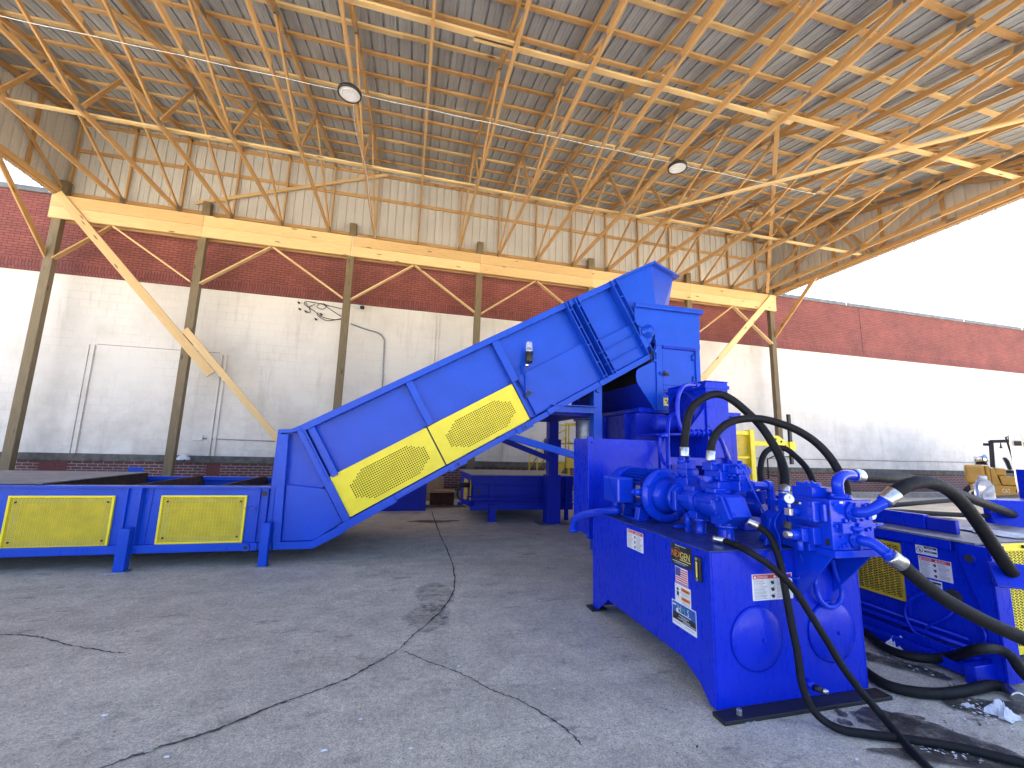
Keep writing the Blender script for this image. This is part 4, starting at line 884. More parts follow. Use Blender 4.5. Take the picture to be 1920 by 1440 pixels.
# ------------------------------------------------------------------ hydraulic power unit
def power_unit():
    root = thing('hydraulic_power_unit', 'blue hydraulic power unit with motor, pumps and valve block on a big oil tank', 'power unit', (2.36, 3.0, 0))
    B = M['blue']
    X0, X1, Y0, Y1, ZT = 1.80, 2.93, 2.23, 3.84, 0.87
    # tank: side skirts with cut-outs that leave a foot at each end
    b = MB(B)
    for x in (X0, X1-0.012):
        b.prism([(x, Y0, 0.02), (x, Y0, ZT), (x, Y1, ZT), (x, Y1, 0.02), (x, Y1-0.10, 0.02), (x, Y1-0.30, 0.17), (x, Y0+0.30, 0.17), (x, Y0+0.13, 0.10), (x, Y0+0.05, 0.02)], (0.012, 0, 0))
    b.box(X0+0.013, X1-0.013, Y0, Y0+0.012, 0.02, ZT-0.001); b.box(X0+0.013, X1-0.013, Y1-0.012, Y1, 0.02, ZT-0.001)
    b.box(X0+0.013, X1-0.013, Y0+0.013, Y1-0.013, 0.16, ZT-0.001)
    tank = b.build('oil_tank', parent=root, bevel=0.004)
    top = MB(M['tank_top']); top.box(X0-0.004, X1+0.004, Y0-0.004, Y1+0.004, ZT, ZT+0.009); top.build('tank_top', parent=tank, bevel=0.003)
    b = MB(M['black']); b.box(X0-0.03, X1+0.05, Y0-0.10, Y0-0.002, 0.0, 0.022); b.build('foot_plate', parent=tank, bevel=0.003)
    b = MB(M['black']); b.box(X0-0.05, X0+0.10, Y1-0.09, Y1+0.04, 0.0, 0.02); b.build('foot_plate', parent=tank, bevel=0.003)
    b = MB(M['galv']); b.bolt((1.90, Y0-0.06, 0.022), (0, 0, 1), 0.016, 0.03); b.build('anchor_bolt', parent=tank)
    for x in (2.10, 2.665):
        b = MB(B); b.lathe((x, Y0, 0.375), (0, -1, 0), [(0, 0.182), (0.012, 0.180), (0.014, 0.165), (0.017, 0.158), (0.026, 0.12), (0.033, 0.07), (0.036, 0.02)], 48); b.bolt((x+0.02, Y0-0.034, 0.375), (0, -1, 0), 0.012, 0.014); b.build('clean_out_cover', parent=tank)
    b = MB(B); b.cyl((2.44, Y0, 0.11), (2.44, Y0-0.05, 0.10), 0.022); b.use(M['black']); b.cyl((2.44, Y0-0.05, 0.10), (2.47, Y0-0.075, 0.095), 0.018); b.use(M['steel']); b.cyl((2.47, Y0-0.075, 0.095), (2.495, Y0-0.09, 0.088), 0.016, 0.014); b.build('drain_plug', parent=tank)
    # stickers on the long side
    u, v = Vector((0, -1, 0)), Vector((0, 0, 1))
    XF = X0-0.0005
    sticker_danger(tank, (XF, 3.19, 0.692), u, v, 0.238, 0.143, name='danger_sticker')
    sticker_danger(tank, (2.09, Y0-0.0005, 0.583), (1, 0, 0), (0, 0, 1), 0.30, 0.15, name='danger_sticker')
    def sheet(): return lambda y, z, k=1: Vector((XF-0.0011*k, y, z))
    P = sheet()
    def quad(b, y0, y1, z0, z1, mat, k): b.use(M[mat]); b.poly([P(y0, z0, k), P(y1, z0, k), P(y1, z1, k), P(y0, z1, k)])
    b = MB(M['ink']); quad(b, 2.607, 2.393, 0.718, 0.853, 'ink', 1)
    b.use(M['orange']); b.text('NEX', P(2.600, 0.770, 1.6), u, v, 0.062, xs=0.82); b.use(M['gold']); b.text('GEN', P(2.508, 0.768, 1.6), u, v, 0.062, xs=0.80)
    for k in range(26):
        a0, a1 = 0.5+k*0.16, 0.5+(k+1)*0.16
        if abs(math.sin(a0)) < 0.82: continue
        q = lambda a, r: P(2.535-r*1.25*math.cos(a), 0.792+r*math.sin(a), 1.3)
        b.poly([q(a0, 0.038), q(a1, 0.038), q(a1, 0.0368), q(a0, 0.0368)])
    quad(b, 2.515, 2.405, 0.757, 0.762, 'gold', 1.5); quad(b, 2.56, 2.45, 0.842, 0.845, 'white', 1.5); quad(b, 2.59, 2.43, 0.741, 0.7445, 'white', 1.5); quad(b, 2.57, 2.46, 0.731, 0.733, 'white', 1.5)
    b.build('maker_sticker', parent=tank, recalc=False)
    b = MB(M['white']); quad(b, 2.567, 2.438, 0.608, 0.710, 'white', 1)
    for k in range(7):
        z0 = 0.611+k*0.01375; quad(b, 2.564, 2.441, z0, z0+0.0075 if k < 6 else z0+0.0075, 'red', 1.5)
    quad(b, 2.564, 2.512, 0.6525, 0.7065, 'navy', 2)
    b.use(M['white'])
    for r in range(5):
        for cx in range(5):
            yy, zz = 2.560-cx*0.0105, 0.657+r*0.0105; b.poly([P(yy+0.0018*math.cos(a), zz+0.0018*math.sin(a), 2.6) for a in (0.3, 1.56, 2.8, 4.1, 5.3)])
    b.build('flag_sticker', parent=tank, recalc=False)
    b = MB(M['white']); quad(b, 2.575, 2.415, 0.480, 0.603, 'white', 1)
    quad(b, 2.510, 2.425, 0.566, 0.588, 'orange', 1.5); quad(b, 2.510, 2.425, 0.512, 0.534, 'orange', 1.5)
    b.use(M['ink']); b.text('WARNING', P(2.502, 0.571, 2.0), u, v, 0.0155, xs=0.85); b.text('ADVERTENCIA', P(2.505, 0.517, 2.0), u, v, 0.0125, xs=0.78)
    for z in (0.558, 0.551, 0.544, 0.504, 0.497, 0.490): quad(b, 2.505, 2.43, z, z+0.0022, 'grey_ink', 1.5)
    b.use(M['ink']); b.poly([P(2.545+0.010*math.cos(a), 0.570+0.010*math.sin(a), 1.6) for a in [k*0.628 for k in range(10)]]); b.poly([P(2.556, 0.530, 1.6), P(2.534, 0.530, 1.6), P(2.532, 0.556, 1.6), P(2.556, 0.556, 1.6)])
    for a in (0.2, 1.0, 2.0, 2.8, 3.8, 4.6, 5.4): b.poly([P(2.542+0.016*math.cos(a), 0.545+0.016*math.sin(a), 1.7), P(2.542+0.030*math.cos(a+0.06), 0.545+0.030*math.sin(a+0.06), 1.7), P(2.542+0.030*math.cos(a-0.06), 0.545+0.030*math.sin(a-0.06), 1.7)])
    b.build('warning_sticker', parent=tank, recalc=False)
    b = MB(M['white']); quad(b, 2.612, 2.370, 0.340, 0.490, 'white', 1.2); quad(b, 2.606, 2.376, 0.375, 0.484, 'skyblue', 1.6); quad(b, 2.606, 2.376, 0.375, 0.420, 'ink', 2)
    b.use(M['white']); b.text('H', P(2.552, 0.434, 2.6), u, v, 0.056, xs=0.9); b.text('S', P(2.456, 0.434, 2.6), u, v, 0.056, xs=0.9); b.use(M['green']); b.text('M', P(2.511, 0.434, 2.8), u, v, 0.054, xs=0.95)
    quad(b, 2.55, 2.42, 0.424, 0.430, 'white', 2.6)
    b.use(M['white']); b.poly([P(2.555+0.013*math.cos(k*0.6), 0.436+0.013*math.sin(k*0.6), 2.5) for k in range(10)]); quad(b, 2.60, 2.565, 0.462, 0.470, 'white', 2.5)
    for z, a_, c_ in ((0.408, 2.54, 2.44), (0.400, 2.52, 2.46), (0.391, 2.55, 2.43), (0.382, 2.50, 2.38), (0.360, 2.60, 2.52), (0.360, 2.48, 2.39)): quad(b, a_, c_, z, z+0.003, 'white' if z > 0.37 else 'grey_ink', 2.6)
    b.build('dealer_sticker', parent=tank, recalc=False)
    b = MB(M['black']); b.box(X0-0.022, X0-0.0005, 2.297, 2.350, 0.680, 0.824); sg = b.build('sight_gauge', parent=tank, bevel=0.006)
    b = MB(M['gold']); b.box(X0-0.024, X0-0.0225, 2.318, 2.330, 0.705, 0.795); b.use(M['steel']); b.cyl((X0-0.022, 2.323, 0.812), (X0-0.027, 2.323, 0.812), 0.010); b.cyl((X0-0.022, 2.323, 0.692), (X0-0.027, 2.323, 0.692), 0.010); b.build('gauge_glass', parent=sg)
    # electric motor, axis along y
    B = M['blue_gloss']
    mx, mz = 2.13, 1.10
    ax = (0, 1, 0)
    b = MB(M['blue_fin_shade']); b.lathe((mx, 3.22, mz), ax, [(0, 0.17), (0.0, 0.172), (0.42, 0.172), (0.43, 0.17)], 40); b.use(B)
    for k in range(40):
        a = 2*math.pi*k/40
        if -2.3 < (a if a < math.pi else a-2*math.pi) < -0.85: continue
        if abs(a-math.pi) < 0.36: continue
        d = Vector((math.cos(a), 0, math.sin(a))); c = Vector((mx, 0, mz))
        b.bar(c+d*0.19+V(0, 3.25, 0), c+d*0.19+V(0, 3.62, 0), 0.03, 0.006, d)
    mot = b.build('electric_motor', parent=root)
    b = MB(B); b.lathe((mx, 3.62, mz), ax, [(0, 0.205), (0.0, 0.212), (0.14, 0.212), (0.19, 0.18), (0.20, 0.10)], 40); b.build('fan_cowl', parent=mot)
    b = MB(B); b.lathe((mx, 3.12, mz), ax, [(-0.0, 0.17), (0.0, 0.218), (0.035, 0.222), (0.040, 0.205), (0.06, 0.205), (0.065, 0.19), (0.12, 0.182)], 48); b.build('motor_flange', parent=mot)
    for k in range(8):
        a = 2*math.pi*(k+0.5)/8; b = MB(B); b.bolt((mx+0.195*math.cos(a), 3.12, mz+0.195*math.sin(a)), (0, -1, 0), 0.013, 0.014); b.build('bolt', parent=mot)
    b = MB(B); b.lathe((mx, 2.93, mz), ax, [(0, 0.10), (0.0, 0.115), (0.02, 0.118), (0.022, 0.105), (0.18, 0.118), (0.19, 0.15)], 36); b.build('bell_housing', parent=mot)
    b = MB(B); b.box(1.79, 1.955, 3.33, 3.60, 1.01, 1.23); tb = b.build('terminal_box', parent=mot, bevel=0.02)
    b = MB(B); b.bar((1.787, 3.34, 1.215), (1.787, 3.34, 1.03), 0.01, 0.01, (0, 1, 0)); b.bar((1.788, 3.36, 1.03), (1.788, 3.50, 1.22), 0.006, 0.004, (0, 1, 0)); b.build('lid_edge', parent=tb)
    b = MB(M['galv']); b.poly([(1.944, 3.29, 1.07), (1.944, 3.22, 1.07), (1.944, 3.22, 1.17), (1.944, 3.29, 1.17)]); b.build('rating_plate', parent=mot)
    b = MB(B); b.cyl((1.93, 3.18, 1.12), (1.86, 3.18, 1.12), 0.03, 0.028); b.cyl((1.86, 3.18, 1.12), (1.84, 3.18, 1.12), 0.018); b.build('grease_cap', parent=mot)
    b = MB(B)
    for x in (1.99, 2.27):
        for y in (3.26, 3.52): b.prism([(x-0.05, y, 0.88), (x+0.06, y, 0.88), (x+0.05, y, 0.94), (x+0.02, y, 0.985), (x-0.03, y, 0.985)], (0, 0.07, 0))
    b.box(1.93, 2.34, 3.24, 3.62, 0.8795, 0.892); b.build('motor_feet', parent=mot, bevel=0.004)
    ec = Vector((mx, 3.36, 1.325)); ring = [ec+V(0.032*math.cos(2*math.pi*k/20), 0, 0.032*math.sin(2*math.pi*k/20)) for k in range(21)]
    b = MB(B); b.tube(ring, 0.007, 8, caps=False); b.cyl(ec-V(0, 0, 0.055), ec-V(0, 0, 0.03), 0.016); b.build('lifting_eye', parent=mot)
    for k in range(4):
        b = MB(B); y = 3.28+k*0.05; b.tube(smooth_path([(mx+0.06, y, 1.275), (mx+0.065, y, 1.30), (mx+0.10, y, 1.30), (mx+0.115, y, 1.25)], 5), 0.005, 6); b.build('lifting_rib', parent=mot)
    # cable conduit from the terminal box to the cabinet
    b = MB(B); b.tube([(1.87, 3.50, 1.01), (1.87, 3.50, 0.955)], 0.026, 12); b.lathe((1.87, 3.50, 0.90), (0, 0, 1), [(0, 0.035), (0.06, 0.04)], 14)
    b.tube(smooth_path([(1.87, 3.50, 0.92), (1.85, 3.56, 0.915), (1.80, 3.75, 0.875), (1.75, 3.95, 0.82), (1.72, 4.06, 0.77), (1.715, 4.10, 0.72), (1.72, 4.12, 0.66)], 8), 0.036, 12)
    b.lathe((1.72, 4.12, 0.63), (0, 0, 1), [(0, 0.045), (0.03, 0.045)], 14); b.build('conduit', parent=mot)
    # the two pumps in line
    b = MB(B)
    b.lathe((mx, 2.90, mz), ax, [(0, 0.085), (0.03, 0.09)], 8, smooth=False)
    b.prism([(mx-0.10, 2.87, mz-0.085), (mx+0.10, 2.87, mz-0.085), (mx+0.10, 2.87, mz+0.06), (mx+0.06, 2.87, mz+0.095), (mx-0.06, 2.87, mz+0.095), (mx-0.10, 2.87, mz+0.06)], (0, 0.045, 0))
    b.lathe((mx, 2.70, mz), ax, [(0, 0.088), (0.05, 0.092), (0.10, 0.086), (0.17, 0.078)], 20)
    b.bar((mx-0.075, 2.72, mz+0.02), (mx-0.085, 2.86, mz+0.02), 0.05, 0.03); b.box(mx-0.05, mx+0.05, 2.72, 2.84, mz+0.07, mz+0.11)
    pa = b.build('piston_pump', parent=root, bevel=0.006)
    b = MB(B)
    b.lathe((mx, 2.66, mz), ax, [(0, 0.072), (0.04, 0.080)], 20); b.lathe((mx, 2.46, mz-0.005), ax, [(0, 0.094), (0.05, 0.098), (0.13, 0.090), (0.20, 0.082)], 20)
    b.bar((mx-0.082, 2.48, mz+0.03), (mx-0.09, 2.64, mz+0.03), 0.035, 0.03); b.box(mx-0.05, mx+0.05, 2.5, 2.6, mz+0.08, mz+0.115)
    b.prism([(mx-0.085, 2.46, mz+0.085), (mx-0.085, 2.40, mz+0.08), (mx-0.085, 2.33, mz-0.06), (mx-0.085, 2.40, mz-0.105), (mx-0.085, 2.47, mz-0.09)], (0.17, 0, 0))
    pb = b.build('piston_pump', parent=root, bevel=0.008)
    b = MB(B); b.prism([(mx-0.07, 2.395, mz+0.085), (mx-0.07, 2.372, mz+0.07), (mx-0.07, 2.315, mz-0.045), (mx-0.07, 2.335, mz-0.06)], (0.14, 0, 0))
    for x in (-0.055, 0.055):
        for y, z in ((2.372, 0.05), (2.33, -0.03)): b.bolt((mx+x, y, mz+z), (0, -0.9, 0.42), 0.011, 0.014)
    for x in (-0.09, 0.09): b.bolt((mx+x, 2.43, mz+0.05), (x, 0, 0), 0.014, 0.016); b.bolt((mx+x*0.9, 2.42, mz-0.06), (x, 0, 0), 0.014, 0.016)
    b.build('pump_cover', parent=pb, bevel=0.003)
    for yy, r, pr_ in ((2.72, 0.036, pa), (2.47, 0.048, pb)):
        b = MB(B); b.lathe((mx, yy, ZT+0.009), (0, 0, 1), [(0, r+0.012), (0.012, r+0.012), (0.013, r), (0.085, r), (0.086, r+0.018), (0.105, r+0.018), (0.106, r+0.006), (0.15, r+0.01), (0.20, r+0.02)], 24); b.box(mx-r-0.03, mx+r+0.03, yy-0.045, yy+0.045, 0.985, 1.035); b.build('suction_pipe', parent=pr_, bevel=0.003)
    b = MB(B); b.tube([(mx-0.06, 2.78, ZT), (mx-0.06, 2.78, 0.97), (mx-0.06, 2.80, 1.0)], 0.018, 10); b.lathe((mx-0.06, 2.78, ZT+0.01), (0, 0, 1), [(0, 0.024), (0.03, 0.024)], 6, smooth=False); b.lathe((mx-0.06, 2.78, ZT+0.07), (0, 0, 1), [(0, 0.024), (0.02, 0.024)], 6, smooth=False); b.build('drain_pipe', parent=pa)
    # valve stacks above the pumps
    def valve(x, y, z, parts, name='control_valve'):
        q = MB(B)
        for (dx, dy, dz, sx, sy, sz) in parts: q.box(x+dx-sx/2, x+dx+sx/2, y+dy-sy/2, y+dy+sy/2, z+dz, z+dz+sz)
        return q.build(name, parent=root, bevel=0.005)
    v1 = valve(2.19, 2.93, 1.19, [(0, 0, 0, 0.13, 0.16, 0.075), (0.0, 0, 0.076, 0.11, 0.13, 0.06), (-0.03, -0.03, 0.137, 0.07, 0.09, 0.05), (0.05, 0.03, 0.137, 0.06, 0.07, 0.07)])
    v2 = valve(2.21, 2.62, 1.19, [(0, 0, 0, 0.15, 0.19, 0.07), (0.015, 0, 0.071, 0.12, 0.17, 0.07), (-0.035, 0.03, 0.142, 0.06, 0.10, 0.06), (0.04, -0.02, 0.142, 0.09, 0.10, 0.05), (0.08, 0.0, 0.075, 0.10, 0.12, 0.05)])
    v3 = valve(2.29, 2.50, 1.20, [(0, 0, 0.0, 0.10, 0.10, 0.07), (0.0, 0, 0.071, 0.085, 0.10, 0.045), (0.0, 0, 0.117, 0.12, 0.09, 0.04), (0.0, 0.0, 0.158, 0.06, 0.07, 0.025)])
    for vv, x, y in ((v1, 2.19, 2.93), (v2, 2.21, 2.62), (v3, 2.29, 2.50)):
        for i in (-1, 1):
            q = MB(B); q.bolt((x+i*0.035, y-0.052 if vv is v3 else y-0.085, 1.23), (0, -1, 0), 0.010, 0.012); q.bolt((x+i*0.035, y-0.052 if vv is v3 else y-0.085, 1.25), (0, -1, 0), 0.009, 0.02); q.build('bolt', parent=vv)
    for x, y, z0, z1, r, par in ((2.165, 2.97, 1.36, 1.415, 0.030, v1), (2.20, 2.66, 1.36, 1.405, 0.030, v2), (2.13, 2.91, 1.37, 1.42, 0.018, v1), (2.24, 2.98, 1.39, 1.43, 0.02, v1), (2.155, 2.58, 1.37, 1.41, 0.02, v2), (2.28, 2.48, 1.37, 1.41, 0.02, v3)):
        q = MB(B); q.lathe((x, y, z0), (0, 0, 1), [(0, r), ((z1-z0)*0.6, r), ((z1-z0)*0.61, r*0.8), (z1-z0, r*0.8)], 14); q.build('port_fitting', parent=par)
    q = MB(B); q.lathe((2.13, 2.60, 1.275), (-1, -0.4, 0), [(0, 0.028), (0.03, 0.03), (0.05, 0.02)], 14); q.build('pilot_knob', parent=v2)
    q = MB(B); q.tube(smooth_path([(2.34, 2.47, 1.24), (2.46, 2.50, 1.24), (2.55, 2.52, 1.23), (2.58, 2.53, 1.18), (2.58, 2.53, 0.88)], 6), 0.026, 12)
    for p0, p1 in (((2.35, 2.47, 1.24), (2.39, 2.48, 1.24)), ((2.58, 2.53, 1.10), (2.58, 2.53, 1.14)), ((2.52, 2.515, 1.24), (2.56, 2.52, 1.235))): q.lathe(p0, Vector(p1)-Vector(p0), [(0, 0.036), (0.04, 0.036)], 8, smooth=False)
    q.lathe((2.58, 2.53, 0.88), (0, 0, 1), [(0, 0.06), (0.015, 0.06), (0.016, 0.035)], 18); q.build('return_pipe', parent=root)
    rs = random.Random(4)
    for vv, x, y, w, d_, z in ((v1, 2.19, 2.93, 0.10, 0.12, 1.327), (v2, 2.225, 2.62, 0.10, 0.15, 1.331), (v3, 2.29, 2.50, 0.10, 0.07, 1.358)):
        q = MB(B)
        for i in (-1, 1):
            for j in (-1, 0, 1): q.bolt((x+i*w*0.5, y+j*d_*0.42, z-0.004), (0, 0, 1), 0.0085, 0.014)
        for k in range(4): q.cyl((x-w*0.62, y+d_*(-0.4+0.27*k), z-0.05-0.02*(k % 2)), (x-w*0.62-0.022, y+d_*(-0.4+0.27*k), z-0.05-0.02*(k % 2)), 0.011, 0.008, 8)
        q.build('cap_screws', parent=vv)
    for yy, r in ((2.89, 0.10), (2.69, 0.09), (2.45, 0.10)):
        q = MB(B)
        for k in range(6):
            a = k*math.pi/3+0.4; q.bolt((mx+r*math.cos(a), yy, mz+r*math.sin(a)), (0, -1, 0), 0.010, 0.014)
        q.build('cap_screws', parent=pa if yy > 2.6 else pb)
    # second, shorter motor pump train behind
    q = MB(B); q.lathe((2.62, 2.62, 1.07), ax, [(0, 0.06), (0.03, 0.08), (0.20, 0.085), (0.21, 0.11), (0.24, 0.11), (0.25, 0.10), (0.6, 0.11)], 24); q.box(2.54, 2.70, 2.75, 3.2, 0.88, 1.0); q.box(2.56, 2.68, 2.60, 2.74, 1.10, 1.19); q.build('cooling_pump', parent=root, bevel=0.005)
    q = MB(B); q.tube([(2.40, 2.42, 0.955), (2.70, 2.43, 0.96), (2.90, 2.42, 0.96)], 0.02, 10); q.build('return_pipe', parent=root)
    q = MB(B); q.bar((2.02, 2.88, 0.90), (2.15, 2.86, 0.905), 0.05, 0.02, (0, 1, 0)); q.build('pipe_clamp', parent=root, bevel=0.006)
    q = MB(B); q.box(2.10, 2.135, 2.44, 2.475, 0.879, 0.96) if False else q.lathe((2.085, 2.44, 0.879), (0, 0, 1), [(0, 0.018), (0.075, 0.018), (0.08, 0.014)], 6, smooth=False); q.build('tank_port', parent=root)
    # thin pilot lines
    for pts, r in (([at(1371, 858, 2.5), at(1378, 867, 2.48), at(1392, 880, 2.46), at(1405, 905, 2.44), at(1422, 940, 2.42), at(1440, 975, 2.40), at(1452, 1000, 2.33)], 0.007),
                   ([at(1470, 955, 2.27), at(1458, 967, 2.26), at(1453, 985, 2.25), at(1462, 1010, 2.24), at(1464, 1040, 2.21), at(1472, 1065, 2.2)], 0.006),
                   ([at(1500, 1038, 2.17), at(1506, 1055, 2.17), at(1507, 1070, 2.18), at(1498, 1083, 2.2), at(1485, 1083, 2.21), at(1473, 1077, 2.21)], 0.006)):
        q = MB(B); q.tube(smooth_path(pts, 6), r, 6); q.build('pilot_line', parent=root)
    # valve manifold cantilevered over the tank's front
    XA, XB, YA, YB, ZA, ZB = 2.405, 2.72, 1.955, 2.24, 0.925, 1.205
    q = MB(B); q.box(XA, XB, YA, YB, ZA, ZB); mf = q.build('valve_manifold', parent=root, bevel=0.004)
    q = MB(B); q.box(XA-0.005, XB+0.015, YA-0.012, YB+0.02, 0.885, ZA-0.001)
    q.prism([(XA+0.01, YA+0.02, 0.884), (XA+0.01, Y0-0.001, 0.884), (XA+0.01, Y0-0.001, 0.56)], (0.012, 0, 0)); q.prism([(XB-0.01, YA+0.02, 0.884), (XB-0.01, Y0-0.001, 0.884), (XB-0.01, Y0-0.001, 0.60)], (0.012, 0, 0))
    q.box(XA+0.01, XB, YB+0.02, YB+0.08, 0.882, 1.17); q.build('manifold_bracket', parent=mf, bevel=0.003)
    q = MB(B); q.prism([(2.28, 2.30, 0.881), (2.60, 2.30, 0.881), (2.60, 2.30, 1.12), (2.45, 2.30, 1.12), (2.33, 2.30, 1.05)], (0, 0.02, 0)); q.build('manifold_bracket', parent=mf, bevel=0.003)
    # valves on its left face
    q = MB(B); q.box(XA-0.075, XA-0.001, 2.00, 2.20, 1.075, 1.19); q.box(XA-0.03, XA-0.001, 1.97, 1.999, 1.08, 1.18); va = q.build('directional_valve', parent=mf, bevel=0.004)
    for y in (2.02, 2.18):
        for z in (1.09, 1.175): q = MB(B); q.bolt((XA-0.076, y, z), (-1, 0, 0), 0.012, 0.012); q.build('bolt', parent=va)
    q = MB(M['black']); q.box(XA-0.078, XA-0.0755, 2.07, 2.12, 1.165, 1.18); q.use(M['white']); q.box(XA-0.0785, XA-0.0782, 2.07, 2.085, 1.167, 1.178); q.build('name_plate', parent=va)
    q = MB(B); q.cyl((XA-0.076, 2.10, 1.12), (XA-0.12, 2.10, 1.12), 0.024); q.cyl((XA-0.12, 2.10, 1.12), (XA-0.13, 2.10, 1.12), 0.016); q.use(M['steel']); q.box(XA-0.155, XA-0.125, 2.08, 2.12, 1.10, 1.14); q.build('needle_valve', parent=va, bevel=0.003)
    q = MB(M['steel']); gx = XA-0.135; q.cyl((gx, 2.10, 1.14), (gx, 2.10, 1.165), 0.008); q.lathe((gx, 2.10, 1.195), (-0.5, -1, 0.2), [(-0.012, 0.025), (0.008, 0.027)], 24); q.use(M['gauge']); q.lathe((gx, 2.10, 1.195), (-0.5, -1, 0.2), [(0.0085, 0.023), (0.009, 0.023)], 24); q.use(M['ink']); d = Vector((-0.5, -1, 0.2)).normalized()*0.0105+Vector((gx, 2.10, 1.195)); q.bar(d, d+V(0.008, 0, 0.018), 0.003, 0.001); q.build('pressure_gauge', parent=va)
    q = MB(B); q.box(XA-0.06, XA-0.001, 2.02, 2.14, 0.945, 1.04); q.box(XA-0.11, XA-0.061, 2.05, 2.125, 0.955, 1.03); q.cyl((XA-0.111, 2.088, 0.992), (XA-0.16, 2.088, 0.992), 0.032); q.cyl((XA-0.085, 2.09, 0.955), (XA-0.085, 2.09, 0.90), 0.018); q.box(XA-0.055, XA-0.005, 2.06, 2.12, 0.90, 0.944)
    q.use(M['steel']); q.cyl((XA-0.161, 2.088, 0.992), (XA-0.19, 2.088, 0.992), 0.026, 0.02); q.use(M['black']); q.cyl((XA-0.165, 2.10, 1.02), (XA-0.15, 2.10, 1.06), 0.022); vb = q.build('directional_valve', parent=mf, bevel=0.003)
    for y, z in ((1.975, 1.13), (1.985, 0.965)):
        q = MB(M['black']); q.box(XA-0.004, XA-0.0005, y-0.012, y+0.012, z-0.018, z+0.018); q.build('name_plate', parent=mf)
    # bolts, plugs and pipe flanges on its front face
    for x, z, r in ((2.43, 1.18, 0.008), (2.47, 0.95, 0.012), (2.50, 0.955, 0.014), (2.66, 1.17, 0.012), (2.69, 1.18, 0.007), (2.66, 1.035, 0.011), (2.69, 1.04, 0.012), (2.50, 1.09, 0.012), (2.53, 1.09, 0.010), (2.44, 0.94, 0.008), (2.70, 0.945, 0.009), (2.43, 1.06, 0.009), (2.63, 1.09, 0.008), (2.68, 1.10, 0.012), (2.62, 0.95, 0.010), (2.66, 0.97, 0.008), (2.46, 1.00, 0.007), (2.55, 1.19, 0.008), (2.60, 1.06, 0.014)):
        q = MB(B); q.bolt((x, YA, z), (0, -1, 0), r, 0.014); q.build('plug', parent=mf)
    q = MB(M['white']); q.box(2.475, 2.50, YA-0.003, YA-0.0005, 1.185, 1.197); q.build('name_plate', parent=mf)
    q = MB(B); q.box(2.45, 2.52, YA-0.03, YA-0.001, 1.02, 1.08); q.cyl((2.515, YA-0.03, 1.05), (2.56, YA-0.05, 1.048), 0.014); q.build('cartridge_valve', parent=mf, bevel=0.004)
    q = MB(B); q.cyl((XB, 2.02, 1.04), (XB+0.06, 2.02, 1.045), 0.016); q.cyl((XB+0.06, 2.02, 1.045), (XB+0.16, 2.02, 1.05), 0.011); q.box(XB+0.05, XB+0.085, 2.005, 2.035, 1.03, 1.06); q.cyl((XB+0.068, 2.02, 1.05), (XB+0.068, 2.02, 1.085), 0.008)
    q.use(M['steel']); q.lathe((XB+0.068, 2.02, 1.115), (-0.2, -1, 0.25), [(-0.012, 0.034), (0.008, 0.036)], 24); q.use(M['gauge']); q.lathe((XB+0.068, 2.02, 1.115), (-0.2, -1, 0.25), [(0.0085, 0.031), (0.009, 0.031)], 24); q.build('pressure_gauge', parent=mf)
    q = MB(B); q.cyl((XB, 2.0, 0.99), (XB+0.03, 2.0, 0.99), 0.018); q.build('plug', parent=mf)
    q = MB(B); q.box(2.43, 2.60, 2.08, 2.22, ZB+0.001, ZB+0.06); q.box(2.44, 2.53, 2.1, 2.2, ZB+0.061, ZB+0.085)
    for x in (2.45, 2.49, 2.53): q.bolt((x, 2.13, ZB+0.085 if x < 2.53 else ZB+0.06), (0, 0, 1), 0.01, 0.012)
    q.build('pilot_valve', parent=mf, bevel=0.004)
    def elbow(pts, r, flange=None):
        q = MB(M['blue_gloss']); q.tube(smooth_path(pts, 8), r, 16)
        e, f_ = Vector(pts[-1]), Vector(pts[-2]); d = (e-f_).normalized(); q.lathe(e-d*0.035, d, [(0, r*1.15), (0.02, r*1.18), (0.021, r*1.05), (0.035, r*1.2)], 18)
        if flange:
            c, a = flange; q.lathe(c, a, [(0, r*1.9), (0.016, r*1.9), (0.017, r*1.25), (0.03, r*1.2)], 20)
            aa = Vector(a).normalized(); u1 = aa.orthogonal().normalized(); v1_ = aa.cross(u1)
            for k in range(4): q.bolt(Vector(c)+aa*0.016+(u1*math.cos(k*1.571+0.78)+v1_*math.sin(k*1.571+0.78))*r*1.6, aa, 0.011, 0.014)
        q.build('pipe_elbow', parent=mf)
    elbow([V(2.575, 2.03, ZB), at(1570, 906, 2.02), at(1576, 894, 2.03), at(1590, 890, 2.05), at(1603, 892, 2.08)], 0.031, ((2.575, 2.03, ZB), (0, 0, 1)))
    elbow([V(2.565, YA, 1.135), at(1612, 961, 1.90), at(1632, 957, 1.86), at(1650, 946, 1.83), at(1664, 935, 1.82)], 0.029, ((2.565, YA, 1.135), (0, -1, 0)))
    elbow([V(2.575, YA, 0.985), at(1618, 1014, 1.91), at(1637, 1019, 1.87), at(1658, 1034, 1.83), at(1674, 1046, 1.80)], 0.029, ((2.575, YA, 0.985), (0, -1, 0)))
    # loop hose under the manifold and the hose riser behind it
    q = MB(B); q.tube(smooth_path([at(1561, 1048, 2.19), at(1567, 1075, 2.19), at(1577, 1098, 2.19), at(1578, 1118, 2.19), at(1569, 1134, 2.19), at(1554, 1138, 2.19), at(1540, 1128, 2.19), at(1531, 1108, 2.2), at(1529, 1090, 2.2), at(1529, 1075, 2.22)], 8), 0.014, 10); q.build('loop_hose', parent=mf)
    q = MB(B); q.tube([at(1470, 920, 2.5), at(1469, 950, 2.5), at(1469, 985, 2.5)], 0.034, 14); q.build('riser_pipe', parent=root)
